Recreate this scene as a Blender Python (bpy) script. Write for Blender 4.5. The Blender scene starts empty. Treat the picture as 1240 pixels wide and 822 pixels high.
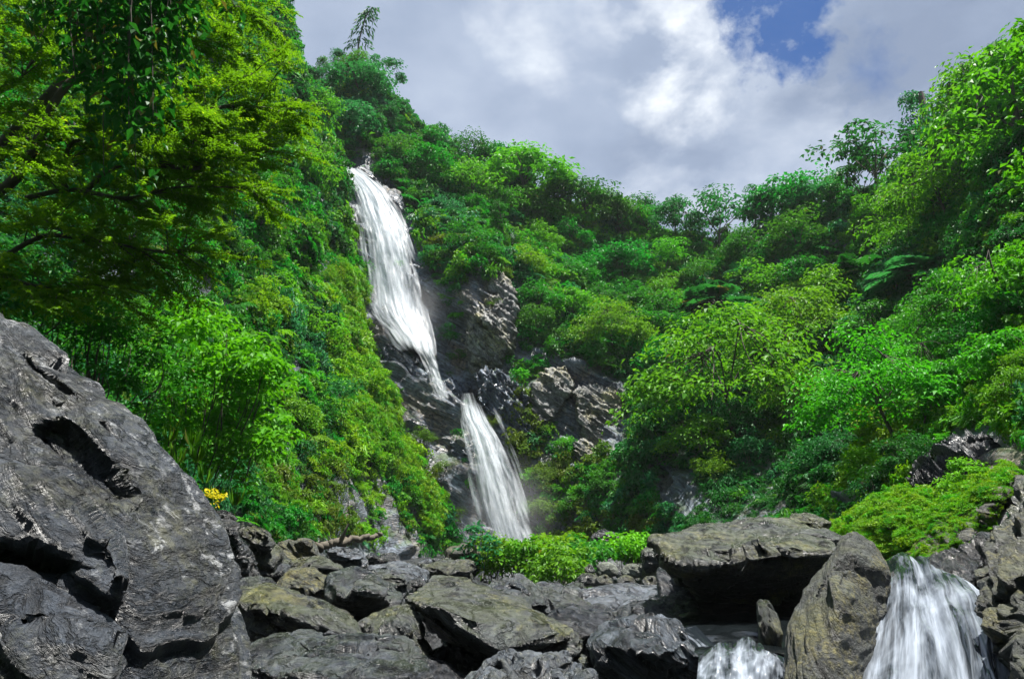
import bpy, bmesh, math, random
import numpy as np
from mathutils import Vector, Matrix, Euler

rng = np.random.default_rng(7)
random.seed(7)
SC = bpy.context.scene
COL = SC.collection
R = math.radians

# ------------------------------------------------------------------ camera
PW, PH, FPX = 1240.0, 822.0, 808.0
CAM_Z, PITCH = 1.6, R(15.8)
cam_data = bpy.data.cameras.new("camera")
cam_data.sensor_width = 36.0
cam_data.lens = FPX / PW * 36.0
cam_data.clip_start, cam_data.clip_end = 0.05, 3000.0
cam = bpy.data.objects.new("camera", cam_data)
COL.objects.link(cam)
cam.location = (0, 0, CAM_Z)
cam.rotation_euler = (R(90) + PITCH, 0, 0)
SC.camera = cam

# ------------------------------------------------------------------ world, sun, exposure
SUN_DIR = Vector((0.24, 0.04, 0.96)).normalized()          # towards the sun
SUN_EL = math.asin(SUN_DIR.z)
SUN_AZ = math.atan2(SUN_DIR.x, SUN_DIR.y)
world = bpy.data.worlds.new("World")
SC.world = world
world.use_nodes = True


def N(nt, kind, **kw):
    n = nt.nodes.new(kind)
    for k, v in kw.items():
        if k == 'inp':
            for i, x in v.items():
                n.inputs[i].default_value = x
        else:
            setattr(n, k, v)
    return n


def ramp(nt, stops, interp='LINEAR'):
    n = nt.nodes.new('ShaderNodeValToRGB')
    n.color_ramp.interpolation = interp
    e = n.color_ramp.elements
    while len(e) < len(stops):
        e.new(0.5)
    for el, (p, c) in zip(e, stops):
        el.position = p
        el.color = (c, c, c, 1) if isinstance(c, (int, float)) else (*c, 1)
    return n


def mixc(nt, fac, a, b, blend='MIX'):
    n = nt.nodes.new('ShaderNodeMix')
    n.data_type = 'RGBA'
    n.blend_type = blend
    for i, x in ((0, fac), (6, a), (7, b)):
        if hasattr(x, 'is_output'):
            nt.links.new(x, n.inputs[i])
        elif i == 0:
            n.inputs[0].default_value = x
        else:
            n.inputs[i].default_value = (*x, 1)
    return n.outputs[2]


def math_(nt, op, a, b=None, clamp=False):
    n = nt.nodes.new('ShaderNodeMath')
    n.operation = op
    n.use_clamp = clamp
    for i, x in ((0, a), (1, b)):
        if x is None:
            continue
        if hasattr(x, 'is_output'):
            nt.links.new(x, n.inputs[i])
        else:
            n.inputs[i].default_value = x
    return n.outputs[0]


def noise_tex(nt, vec, scale, detail=4, rough=0.55, dist=0.0):
    n = nt.nodes.new('ShaderNodeTexNoise')
    n.inputs['Scale'].default_value = scale
    n.inputs['Detail'].default_value = detail
    n.inputs['Roughness'].default_value = rough
    n.inputs['Distortion'].default_value = dist
    nt.links.new(vec, n.inputs['Vector'])
    return n.outputs['Fac']


def build_world():
    nt = world.node_tree
    nt.nodes.clear()
    out = N(nt, 'ShaderNodeOutputWorld')
    bg = N(nt, 'ShaderNodeBackground')
    bg.inputs[1].default_value = 0.10
    sky = N(nt, 'ShaderNodeTexSky', sky_type='NISHITA', sun_disc=False)
    sky.sun_elevation = SUN_EL
    sky.sun_rotation = SUN_AZ
    tc = N(nt, 'ShaderNodeTexCoord')
    sep = N(nt, 'ShaderNodeSeparateXYZ')
    nt.links.new(tc.outputs['Generated'], sep.inputs[0])
    zc = math_(nt, 'MAXIMUM', math_(nt, 'ADD', sep.outputs[2], 0.12), 0.05)
    cx = math_(nt, 'DIVIDE', sep.outputs[0], zc)
    cy = math_(nt, 'DIVIDE', sep.outputs[1], zc)
    comb = N(nt, 'ShaderNodeCombineXYZ')
    nt.links.new(cx, comb.inputs[0])
    nt.links.new(cy, comb.inputs[1])
    v = comb.outputs[0]
    big = noise_tex(nt, v, 1.5, 8, 0.5, 0.15)
    fine = noise_tex(nt, v, 3.6, 9, 0.56, 0.15)
    dens = math_(nt, 'ADD', math_(nt, 'MULTIPLY', big, 0.65), math_(nt, 'MULTIPLY', fine, 0.35))
    # cloud brightness: grey bellies, white where the cover is thin
    cr = ramp(nt, [(0.36, (1.2, 1.5, 2.1)), (0.46, (1.6, 1.95, 2.6)), (0.54, (1.95, 2.3, 2.95)), (0.68, (2.6, 3.0, 3.55))])
    nt.links.new(dens, cr.inputs[0])

    wn = nt.nodes.new('ShaderNodeTexNoise')
    wn.inputs['Scale'].default_value = 7.0
    wn.inputs['Detail'].default_value = 8
    wn.inputs['Roughness'].default_value = 0.62
    nt.links.new(tc.outputs['Generated'], wn.inputs['Vector'])
    wsub = N(nt, 'ShaderNodeVectorMath', operation='MULTIPLY_ADD')
    nt.links.new(wn.outputs['Color'], wsub.inputs[0])
    wsub.inputs[1].default_value = (0.34, 0.34, 0.34)
    wsub.inputs[2].default_value = (-0.17, -0.17, -0.17)
    wadd = N(nt, 'ShaderNodeVectorMath', operation='ADD')
    nt.links.new(tc.outputs['Generated'], wadd.inputs[0])
    nt.links.new(wsub.outputs[0], wadd.inputs[1])
    wdir = N(nt, 'ShaderNodeVectorMath', operation='NORMALIZE')
    nt.links.new(wadd.outputs[0], wdir.inputs[0])

    def spot(px, py, rad):
        d = pix_ray(px, py).normalized()
        dp = N(nt, 'ShaderNodeVectorMath', operation='DOT_PRODUCT')
        nt.links.new(wdir.outputs[0], dp.inputs[0])
        dp.inputs[1].default_value = d
        a = math_(nt, 'ARCCOSINE', math_(nt, 'MINIMUM', dp.outputs['Value'], 0.99999))
        return math_(nt, 'SUBTRACT', 1.0, math_(nt, 'DIVIDE', a, rad), clamp=True)
    # brighter thin cloud in front of the sun side and a hole of blue sky
    glow = math_(nt, 'MAXIMUM', math_(nt, 'MULTIPLY', spot(805, 55, 0.13), 1.0),
                 math_(nt, 'MAXIMUM', math_(nt, 'MULTIPLY', spot(640, 45, 0.10), 0.55),
                       math_(nt, 'MAXIMUM', math_(nt, 'MULTIPLY', spot(830, 240, 0.13), 0.4), math_(nt, 'MULTIPLY', spot(985, 95, 0.14), 0.3))))
    gl = ramp(nt, [(0.42, 0.0), (0.62, 1.0)])
    nt.links.new(fine, gl.inputs[0])
    glow = math_(nt, 'MULTIPLY', glow, gl.outputs[0])
    cloud = mixc(nt, math_(nt, 'MULTIPLY', glow, 1.5, clamp=True), cr.outputs[0], (4.4, 4.6, 4.85))
    h = math_(nt, 'MAXIMUM', spot(962, 2, 0.078), math_(nt, 'MULTIPLY', spot(1065, 85, 0.08), 0.35))
    hr = ramp(nt, [(0.10, 0.0), (0.55, 1.0)])
    nt.links.new(h, hr.inputs[0])
    hfac = hr.outputs[0]
    blue = mixc(nt, 1.0, sky.outputs[0], (0.06, 0.20, 0.40), 'MULTIPLY')
    col = mixc(nt, math_(nt, 'MULTIPLY', hfac, 0.9), cloud, blue)
    # below the horizon nothing shines
    lo = math_(nt, 'GREATER_THAN', sep.outputs[2], -0.02)
    col = mixc(nt, lo, (0.25, 0.3, 0.25), col)
    nt.links.new(col, bg.inputs[0])
    nt.links.new(bg.outputs[0], out.inputs[0])


def pix_ray(px, py):
    x = (px - PW / 2) / FPX
    y = (PH / 2 - py) / FPX
    return Vector((x, math.cos(PITCH) - y * math.sin(PITCH), math.sin(PITCH) + y * math.cos(PITCH)))


def P(px, py, Y):
    """the point of the place, Y metres ahead, that the photo shows at (px, py)"""
    r = pix_ray(px, py)
    return Vector((r.x / r.y * Y, Y, CAM_Z + r.z / r.y * Y))


def P_arr(px, py, Y):
    x = (px - PW / 2) / FPX
    y = (PH / 2 - py) / FPX
    ry = math.cos(PITCH) - y * math.sin(PITCH)
    rz = math.sin(PITCH) + y * math.cos(PITCH)
    return np.stack([x / ry * Y, Y + 0 * x, CAM_Z + rz / ry * Y], -1)


def to_pix(p):
    """numpy (n,3) -> photo pixels"""
    q = p - np.array([0, 0, CAM_Z])
    fwd = q[:, 1] * math.cos(PITCH) + q[:, 2] * math.sin(PITCH)
    up = -q[:, 1] * math.sin(PITCH) + q[:, 2] * math.cos(PITCH)
    fwd = np.maximum(fwd, 1e-3)
    return PW / 2 + q[:, 0] / fwd * FPX, PH / 2 - up / fwd * FPX


build_world()
sun_data = bpy.data.lights.new("sun", 'SUN')
sun_data.energy = 5.0
sun_data.angle = R(0.8)
sun_data.color = (1.0, 0.965, 0.90)
sun = bpy.data.objects.new("sun", sun_data)
COL.objects.link(sun)
sun.rotation_euler = (-SUN_DIR).to_track_quat('-Z', 'Y').to_euler()

SC.view_settings.view_transform = 'Standard'
SC.view_settings.look = 'None'
SC.view_settings.exposure = 1.32
SC.view_settings.gamma = 1.0
SC.cycles.max_bounces = 8
SC.cycles.diffuse_bounces = 5
SC.cycles.glossy_bounces = 2
SC.cycles.transmission_bounces = 5
SC.cycles.transparent_max_bounces = 10
SC.cycles.use_denoising = True
SC.cycles.sample_clamp_indirect = 6.0


# ------------------------------------------------------------------ numpy noise
def _h(ix, iy, iz, seed):
    n = (ix.astype(np.int64) * 374761393 + iy.astype(np.int64) * 668265263 + iz.astype(np.int64) * 1274126177 + seed * 974634777)
    n = (n ^ (n >> 13)) * 1274126177
    n &= 0xffffffff
    n = ((n ^ (n >> 16)) * 2246822519) & 0xffffffff
    return ((n >> 8) & 0xffff) / 32767.5 - 1.0


def vnoise(p, seed=0):
    f = np.floor(p)
    t = p - f
    t = t * t * t * (t * (t * 6 - 15) + 10)
    i = f.astype(np.int64)
    x, y, z = i[:, 0], i[:, 1], i[:, 2]
    r = 0
    for dx in (0, 1):
        wx = t[:, 0] if dx else 1 - t[:, 0]
        for dy in (0, 1):
            wy = t[:, 1] if dy else 1 - t[:, 1]
            for dz in (0, 1):
                wz = t[:, 2] if dz else 1 - t[:, 2]
                r = r + wx * wy * wz * _h(x + dx, y + dy, z + dz, seed)
    return r


def fbm(p, oct=4, seed=0, gain=0.5):
    a, r, s = 1.0, 0, 1.0
    for o in range(oct):
        r = r + a * vnoise(p * s + 17.3 * o, seed + o)
        a *= gain
        s *= 2.03
    return r


def rand1(i, seed):
    z = np.zeros_like(i)
    return _h(i, z, z, seed)


def layers(s, seed, edge=0.25):
    """stepped profile: every bed sticks out by its own amount"""
    f = np.floor(s)
    t = s - f
    k = np.clip((t - (1 - edge)) / edge, 0, 1)
    k = k * k * (3 - 2 * k)
    i = f.astype(np.int64)
    return rand1(i, seed) * (1 - k) + rand1(i + 1, seed) * k


def sstep(a, b, x):
    t = np.clip((x - a) / (b - a), 0, 1)
    return t * t * (3 - 2 * t)


# ------------------------------------------------------------------ mesh helpers
def new_mesh(name, verts, faces, mat=None, smooth=True, attrs=None, fattrs=None):
    """verts (n,3); faces (m,k) with one k"""
    me = bpy.data.meshes.new(name)
    verts = np.asarray(verts, np.float32)
    faces = np.asarray(faces, np.int32)
    m, k = faces.shape
    me.vertices.add(len(verts))
    me.vertices.foreach_set('co', verts.ravel())
    me.loops.add(m * k)
    me.loops.foreach_set('vertex_index', faces.ravel())
    me.polygons.add(m)
    me.polygons.foreach_set('loop_start', np.arange(0, m * k, k, dtype=np.int32))
    me.polygons.foreach_set('use_smooth', np.full(m, smooth, dtype=bool))
    for n_, a in (attrs or {}).items():
        a = np.asarray(a, np.float32)
        t = 'FLOAT_VECTOR' if a.ndim == 2 else 'FLOAT'
        at = me.attributes.new(n_, t, 'POINT')
        at.data.foreach_set('vector' if a.ndim == 2 else 'value', a.ravel())
    for n_, a in (fattrs or {}).items():
        at = me.attributes.new(n_, 'FLOAT', 'FACE')
        at.data.foreach_set('value', np.asarray(a, np.float32))
    me.update(calc_edges=True)
    if mat is not None:
        me.materials.append(mat)
    return me


def link(name, data, loc=(0, 0, 0), parent=None):
    o = bpy.data.objects.new(name, data)
    COL.objects.link(o)
    o.location = loc
    if parent is not None:
        o.parent = parent
    return o


def tag(o, label=None, cat=None, group=None, kind=None):
    if label:
        o['label'] = label
    if cat:
        o['category'] = cat
    if group:
        o['group'] = group
    if kind:
        o['kind'] = kind
    return o


def vnormals(v, f):
    me_n = np.zeros_like(v)
    a, b, c = v[f[:, 0]], v[f[:, 1]], v[f[:, 2]]
    n = np.cross(b - a, c - a)
    if f.shape[1] == 4:
        d = v[f[:, 3]]
        n = n + np.cross(c - a, d - a)
    for k in range(f.shape[1]):
        np.add.at(me_n, f[:, k], n)
    return me_n / np.maximum(np.linalg.norm(me_n, axis=1, keepdims=True), 1e-9)


def grid_faces(nu, nv):
    i = np.arange((nu - 1) * (nv - 1))
    u, w = i // (nv - 1), i % (nv - 1)
    a = u * nv + w
    return np.stack([a, a + nv, a + nv + 1, a + 1], -1)


def in_poly(px, py, poly):
    ins = np.zeros(px.shape, bool)
    n = len(poly)
    for i in range(n):
        x1, y1 = poly[i]
        x2, y2 = poly[(i + 1) % n]
        c = ((y1 > py) != (y2 > py)) & (px < (x2 - x1) * (py - y1) / (y2 - y1 + 1e-9) + x1)
        ins ^= c
    return ins


def tube(path, radii, sides=6):
    """tapered tube along path -> verts, quad faces"""
    path = np.asarray(path, float)
    n = len(path)
    tan = np.gradient(path, axis=0)
    tan /= np.maximum(np.linalg.norm(tan, axis=1, keepdims=True), 1e-9)
    ref = np.array([0.31, 0.17, 0.93]) if abs(tan[0, 2]) < 0.8 else np.array([0.93, 0.31, 0.17])
    a = np.cross(tan, ref)
    a /= np.maximum(np.linalg.norm(a, axis=1, keepdims=True), 1e-9)
    b = np.cross(tan, a)
    ang = np.linspace(0, 2 * math.pi, sides, endpoint=False)
    v = path[:, None, :] + np.asarray(radii)[:, None, None] * (np.cos(ang)[None, :, None] * a[:, None, :] + np.sin(ang)[None, :, None] * b[:, None, :])
    f = []
    for i in range(n - 1):
        for j in range(sides):
            k = (j + 1) % sides
            f.append((i * sides + j, i * sides + k, (i + 1) * sides + k, (i + 1) * sides + j))
    return v.reshape(-1, 3), np.array(f)


class Soup:
    """collects pieces with one face size into one mesh"""
    def __init__(self):
        self.v, self.f, self.n, self.t = [], [], 0, []

    def add(self, v, f, tone=None):
        self.v.append(np.asarray(v, float))
        self.f.append(np.asarray(f) + self.n)
        self.n += len(v)
        self.t.append(np.zeros(len(f)) if tone is None else tone)

    def mesh(self, name, mat, smooth=True):
        return new_mesh(name, np.concatenate(self.v), np.concatenate(self.f), mat, smooth, fattrs={'tone': np.concatenate(self.t)})


def curve_pts(pts, n=8):
    """Catmull-Rom through the points"""
    p = np.asarray(pts, float)
    p = np.vstack([2 * p[0] - p[1], p, 2 * p[-1] - p[-2]])
    out = []
    for i in range(1, len(p) - 2):
        for t in np.linspace(0, 1, n, endpoint=False):
            a, b, c, d = p[i - 1], p[i], p[i + 1], p[i + 2]
            out.append(0.5 * (2 * b + (c - a) * t + (2 * a - 5 * b + 4 * c - d) * t * t + (3 * b - a - 3 * c + d) * t ** 3))
    out.append(p[-2])
    return np.array(out)


# ------------------------------------------------------------------ materials
def new_mat(name):
    m = bpy.data.materials.new(name)
    m.use_nodes = True
    nt = m.node_tree
    nt.nodes.clear()
    out = N(nt, 'ShaderNodeOutputMaterial')
    return m, nt, out


def foliage(name, dark, light, tip=None, trans=0.4, rough=0.55):
    m, nt, out = new_mat(name)
    tone = N(nt, 'ShaderNodeAttribute', attribute_name='tone')
    oi = N(nt, 'ShaderNodeObjectInfo')
    f = math_(nt, 'ADD', math_(nt, 'MULTIPLY', tone.outputs['Fac'], 0.75), math_(nt, 'MULTIPLY', oi.outputs['Random'], 0.35), clamp=True)
    col = mixc(nt, f, dark, light)
    if tip:
        t2 = math_(nt, 'GREATER_THAN', tone.outputs['Fac'], 0.93)
        col = mixc(nt, math_(nt, 'MULTIPLY', t2, 0.8), col, tip)
    dry = math_(nt, 'LESS_THAN', tone.outputs['Fac'], 0.03)
    col = mixc(nt, math_(nt, 'MULTIPLY', dry, 0.65), col, (0.16, 0.13, 0.03))
    hs = N(nt, 'ShaderNodeHueSaturation')
    hs.inputs['Saturation'].default_value = 1.0
    nt.links.new(col, hs.inputs['Color'])
    nt.links.new(math_(nt, 'ADD', math_(nt, 'MULTIPLY', oi.outputs['Random'], 0.05), 0.475), hs.inputs['Hue'])
    b = N(nt, 'ShaderNodeBsdfPrincipled')
    b.inputs['Roughness'].default_value = rough
    b.inputs['Specular IOR Level'].default_value = 0.25
    nt.links.new(hs.outputs[0], b.inputs['Base Color'])
    tr = N(nt, 'ShaderNodeBsdfTranslucent')
    tcol = mixc(nt, 1.0, hs.outputs[0], (1.35, 1.25, 0.7), 'MULTIPLY')
    nt.links.new(tcol, tr.inputs[0])
    mx = N(nt, 'ShaderNodeMixShader')
    mx.inputs[0].default_value = trans
    nt.links.new(b.outputs[0], mx.inputs[1])
    nt.links.new(tr.outputs[0], mx.inputs[2])
    nt.links.new(mx.outputs[0], out.inputs[0])
    return m


def rock(name, dark, light, patch=None, patch_amt=0.5, speck=None, speck_amt=0.6, rough=(0.2, 0.5), bump=0.8, scale=1.0, moss=None, moss_amt=0.5, k=0.35, bands=0.5, grain=1.0):
    """layered slate; 'strat' holds the place stretched across the bedding"""
    m, nt, out = new_mat(name)
    at = N(nt, 'ShaderNodeAttribute', attribute_name='strat')
    ps = N(nt, 'ShaderNodeAttribute', attribute_name='spot')
    v, w = at.outputs['Vector'], ps.outputs['Vector']
    n1 = noise_tex(nt, v, 1.1 * scale, 8, 0.66, 0.1)
    n2 = noise_tex(nt, w, 2.2 * scale, 9, 0.66, 0.2)
    n3 = noise_tex(nt, w, 16 * scale, 6, 0.62)
    n4 = noise_tex(nt, v, 3.6 * scale, 7, 0.72)
    f = math_(nt, 'ADD', math_(nt, 'MULTIPLY', n1, bands), math_(nt, 'MULTIPLY', n2, 1.0 - bands))
    cr = ramp(nt, [(0.38, tuple(x * k * y for x, y in zip(dark, (.90, 1, 1.15)))), (0.60, tuple(x * k * y for x, y in zip(light, (.90, 1, 1.15))))])
    nt.links.new(f, cr.inputs[0])
    col = cr.outputs[0]
    if patch:
        pr = ramp(nt, [(0.5, 0.0), (0.60, 1.0)])
        nt.links.new(math_(nt, 'ADD', math_(nt, 'MULTIPLY', noise_tex(nt, w, 0.9 * scale, 8, 0.75, 0.2), 0.7), math_(nt, 'MULTIPLY', n3, 0.3)), pr.inputs[0])
        col = mixc(nt, math_(nt, 'MULTIPLY', pr.outputs[0], patch_amt), col, tuple(x * k * 1.7 for x in patch))
    fr = ramp(nt, [(0.32, 0.35), (0.68, 1.55)])
    nt.links.new(math_(nt, 'ADD', math_(nt, 'MULTIPLY', n4, grain), math_(nt, 'MULTIPLY', noise_tex(nt, w, 6 * scale, 8, 0.75), 1.0 - grain)), fr.inputs[0])
    col = mixc(nt, 1.0, col, fr.outputs[0], 'MULTIPLY')
    gr = ramp(nt, [(0.35, 0.62), (0.65, 1.35)])
    nt.links.new(n3, gr.inputs[0])
    col = mixc(nt, 1.0, col, gr.outputs[0], 'MULTIPLY')
    # thin dark partings between the beds
    rg = math_(nt, 'ABSOLUTE', math_(nt, 'SUBTRACT', noise_tex(nt, v, 1.7 * scale, 6, 0.62, 0.1), 0.5))
    lr = ramp(nt, [(0.0, 0.22), (0.028, 1.0)])
    nt.links.new(rg, lr.inputs[0])
    col = mixc(nt, grain, col, mixc(nt, 1.0, col, lr.outputs[0], 'MULTIPLY'))
    if moss:
        geo = N(nt, 'ShaderNodeNewGeometry')
        sx = N(nt, 'ShaderNodeSeparateXYZ')
        nt.links.new(geo.outputs['Normal'], sx.inputs[0])
        a = math_(nt, 'ADD', math_(nt, 'MULTIPLY', sx.outputs[2], 0.25), noise_tex(nt, w, 1.7 * scale, 8, 0.75, 0.4))
        mr = ramp(nt, [(0.64, 0.0), (0.78, 1.0)])
        nt.links.new(a, mr.inputs[0])
        col = mixc(nt, math_(nt, 'MULTIPLY', mr.outputs[0], moss_amt), col, moss)
    if speck:
        sr = ramp(nt, [(0.54, 0.0), (0.60, 1.0)])
        nt.links.new(math_(nt, 'ADD', math_(nt, 'MULTIPLY', noise_tex(nt, w, 7.0 * scale, 7, 0.75, 0.6), 0.75), math_(nt, 'MULTIPLY', n4, 0.25)), sr.inputs[0])
        reg = ramp(nt, [(0.47, 0.0), (0.56, 1.0)])
        nt.links.new(noise_tex(nt, w, 0.55 * scale, 6, 0.7), reg.inputs[0])
        col = mixc(nt, math_(nt, 'MULTIPLY', math_(nt, 'MULTIPLY', sr.outputs[0], reg.outputs[0]), speck_amt), col, speck)
    b = N(nt, 'ShaderNodeBsdfPrincipled')
    nt.links.new(col, b.inputs['Base Color'])
    rr = ramp(nt, [(0.35, rough[0]), (0.65, rough[1])])
    nt.links.new(n2, rr.inputs[0])
    nt.links.new(rr.outputs[0], b.inputs['Roughness'])
    b.inputs['Specular IOR Level'].default_value = 0.5
    hgt = math_(nt, 'ADD', math_(nt, 'ADD', math_(nt, 'MULTIPLY', n4, 0.9 * grain), math_(nt, 'MULTIPLY', lr.outputs[0], 0.25)), math_(nt, 'ADD', math_(nt, 'MULTIPLY', n1, 0.9), math_(nt, 'MULTIPLY', n3, 0.30 + 0.5 * (1 - grain))))
    bp = N(nt, 'ShaderNodeBump')
    bp.inputs['Strength'].default_value = bump
    bp.inputs['Distance'].default_value = 0.10 / scale
    nt.links.new(hgt, bp.inputs['Height'])
    nt.links.new(bp.outputs[0], b.inputs['Normal'])
    nt.links.new(b.outputs[0], out.inputs[0])
    return m


def bark(name, col):
    m, nt, out = new_mat(name)
    tc = N(nt, 'ShaderNodeTexCoord')
    n = noise_tex(nt, tc.outputs['Object'], 9, 5, 0.7)
    c = mixc(nt, n, tuple(x * 0.5 for x in col), tuple(min(1, x * 1.5) for x in col))
    b = N(nt, 'ShaderNodeBsdfPrincipled')
    b.inputs['Roughness'].default_value = 0.85
    nt.links.new(c, b.inputs['Base Color'])
    nt.links.new(b.outputs[0], out.inputs[0])
    return m


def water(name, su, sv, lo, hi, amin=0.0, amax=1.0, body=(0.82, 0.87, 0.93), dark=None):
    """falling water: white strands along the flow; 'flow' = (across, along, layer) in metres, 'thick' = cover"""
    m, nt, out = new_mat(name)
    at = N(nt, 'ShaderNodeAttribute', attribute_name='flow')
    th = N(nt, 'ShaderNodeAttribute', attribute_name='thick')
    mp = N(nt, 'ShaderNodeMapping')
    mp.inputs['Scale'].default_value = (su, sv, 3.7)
    nt.links.new(at.outputs['Vector'], mp.inputs[0])
    n1 = noise_tex(nt, mp.outputs[0], 1.0, 6, 0.66, 0.45)
    mp2 = N(nt, 'ShaderNodeMapping')
    mp2.inputs['Scale'].default_value = (su * 0.32, sv * 2.6, 2.1)
    nt.links.new(at.outputs['Vector'], mp2.inputs[0])
    n2 = noise_tex(nt, mp2.outputs[0], 1.0, 4, 0.6, 0.6)
    s = math_(nt, 'ADD', math_(nt, 'MULTIPLY', n1, 0.6), math_(nt, 'MULTIPLY', n2, 0.4))
    s = math_(nt, 'ADD', s, math_(nt, 'MULTIPLY', math_(nt, 'SUBTRACT', th.outputs['Fac'], 0.5), 0.45))
    r = ramp(nt, [(lo, amin), (hi, amax)])
    nt.links.new(s, r.inputs[0])
    d = N(nt, 'ShaderNodeBsdfPrincipled')
    d.inputs['Base Color'].default_value = (*body, 1)
    d.inputs['Roughness'].default_value = 0.4
    tl = N(nt, 'ShaderNodeBsdfTranslucent')
    tl.inputs[0].default_value = (*body, 1)
    mx0 = N(nt, 'ShaderNodeMixShader')
    mx0.inputs[0].default_value = 0.4
    nt.links.new(d.outputs[0], mx0.inputs[1])
    nt.links.new(tl.outputs[0], mx0.inputs[2])
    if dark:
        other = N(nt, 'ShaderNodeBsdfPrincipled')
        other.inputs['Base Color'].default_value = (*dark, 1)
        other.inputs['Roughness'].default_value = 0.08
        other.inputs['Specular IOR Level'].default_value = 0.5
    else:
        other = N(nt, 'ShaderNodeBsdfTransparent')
    mx = N(nt, 'ShaderNodeMixShader')
    nt.links.new(r.outputs[0], mx.inputs[0])
    nt.links.new(other.outputs[0], mx.inputs[1])
    nt.links.new(mx0.outputs[0], mx.inputs[2])
    bp = N(nt, 'ShaderNodeBump')
    bp.inputs['Strength'].default_value = 0.5
    bp.inputs['Distance'].default_value = 0.05
    nt.links.new(s, bp.inputs['Height'])
    nt.links.new(bp.outputs[0], d.inputs['Normal'])
    if dark:
        nt.links.new(bp.outputs[0], other.inputs['Normal'])
    nt.links.new(mx.outputs[0], out.inputs[0])
    return m


G = {
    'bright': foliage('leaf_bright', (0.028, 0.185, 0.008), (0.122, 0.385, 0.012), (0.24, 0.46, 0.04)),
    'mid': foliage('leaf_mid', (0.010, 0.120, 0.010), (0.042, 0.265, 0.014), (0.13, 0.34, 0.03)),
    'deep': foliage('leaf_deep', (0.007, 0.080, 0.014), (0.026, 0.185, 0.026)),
    'yellow': foliage('leaf_yellow', (0.048, 0.190, 0.006), (0.150, 0.380, 0.010), (0.30, 0.48, 0.03)),
    'blue': foliage('leaf_bluegreen', (0.008, 0.105, 0.034), (0.040, 0.240, 0.075), (0.10, 0.33, 0.12)),
    'moss': foliage('leaf_moss', (0.085, 0.250, 0.005), (0.200, 0.440, 0.010), trans=0.35),
    'olive': foliage('leaf_olive', (0.040, 0.100, 0.008), (0.125, 0.225, 0.014)),
    'gold': foliage('leaf_gold', (0.45, 0.40, 0.01), (0.60, 0.52, 0.02)),
}
M_BARK = bark('bark_dark', (0.055, 0.045, 0.032))
M_BARKP = bark('bark_pale', (0.085, 0.072, 0.054))
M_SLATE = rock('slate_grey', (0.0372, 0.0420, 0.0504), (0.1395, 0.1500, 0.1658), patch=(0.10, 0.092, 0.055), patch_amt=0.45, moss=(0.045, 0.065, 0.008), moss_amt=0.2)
M_SLATE_OL = rock('slate_olive', (0.0418, 0.0450, 0.0403), (0.1535, 0.1600, 0.1400), patch=(0.16, 0.15, 0.045), patch_amt=0.75, moss=(0.07, 0.085, 0.01), moss_amt=0.25)
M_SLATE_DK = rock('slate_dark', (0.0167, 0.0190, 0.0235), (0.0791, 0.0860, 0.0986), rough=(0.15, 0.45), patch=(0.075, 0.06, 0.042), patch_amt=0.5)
M_SLATE_PALE = rock('slate_pale', (0.0930, 0.1000, 0.1098), (0.2790, 0.2950, 0.3192), patch=(0.2, 0.19, 0.09), patch_amt=0.35)
M_BIGROCK = rock('slate_scuffed', (0.024, 0.030, 0.038), (0.112, 0.126, 0.148), patch=(0.12, 0.115, 0.05), patch_amt=0.55,
                 speck=(0.42, 0.43, 0.44), speck_amt=0.65, rough=(0.28, 0.55), bump=1.0, grain=0.7)
M_LICHEN = rock('rock_lichen', (0.0326, 0.0340, 0.0291), (0.1395, 0.1450, 0.1176), patch=(0.22, 0.19, 0.045), patch_amt=0.7,
                speck=(0.2, 0.2, 0.17), speck_amt=0.35, rough=(0.45, 0.7), bump=1.0, scale=1.6, bands=0.2, grain=0.25, moss=(0.075, 0.08, 0.008), moss_amt=0.3)
M_CLIFF = rock('cliff_rock', (0.0418, 0.0470, 0.0560), (0.1860, 0.2000, 0.2184), patch=(0.13, 0.095, 0.055), patch_amt=0.6, scale=0.42, rough=(0.25, 0.55),
               bump=1.0, moss=(0.04, 0.085, 0.006), moss_amt=0.7, k=1.35)
M_OCHRE = rock('outcrop_ochre', (0.074, 0.068, 0.058), (0.29, 0.265, 0.225), patch=(0.22, 0.19, 0.05), patch_amt=0.5, scale=0.6, bump=1.0, rough=(0.4, 0.7), k=1.2)
M_WETCLIFF = rock('cliff_wet', (0.0186, 0.0220, 0.0280), (0.1209, 0.1350, 0.1568), scale=0.6, rough=(0.12, 0.4), bump=1.0, moss=(0.04, 0.085, 0.006), moss_amt=0.6, k=1.6)
M_STRIPE = rock('slate_striped', (0.030, 0.034, 0.040), (0.30, 0.32, 0.34), scale=0.42, bands=0.85, rough=(0.15, 0.4))
M_WEIR = rock('weir_stone', (0.10, 0.105, 0.07), (0.26, 0.26, 0.19), patch=(0.16, 0.17, 0.06), patch_amt=0.5, bands=0.1, grain=0.0, rough=(0.5, 0.8), k=0.6)
M_BED = rock('stream_bed', (0.0167, 0.0190, 0.0202), (0.0791, 0.0850, 0.0874), scale=1.0, rough=(0.2, 0.55), bump=1.0, k=0.3)

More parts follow.
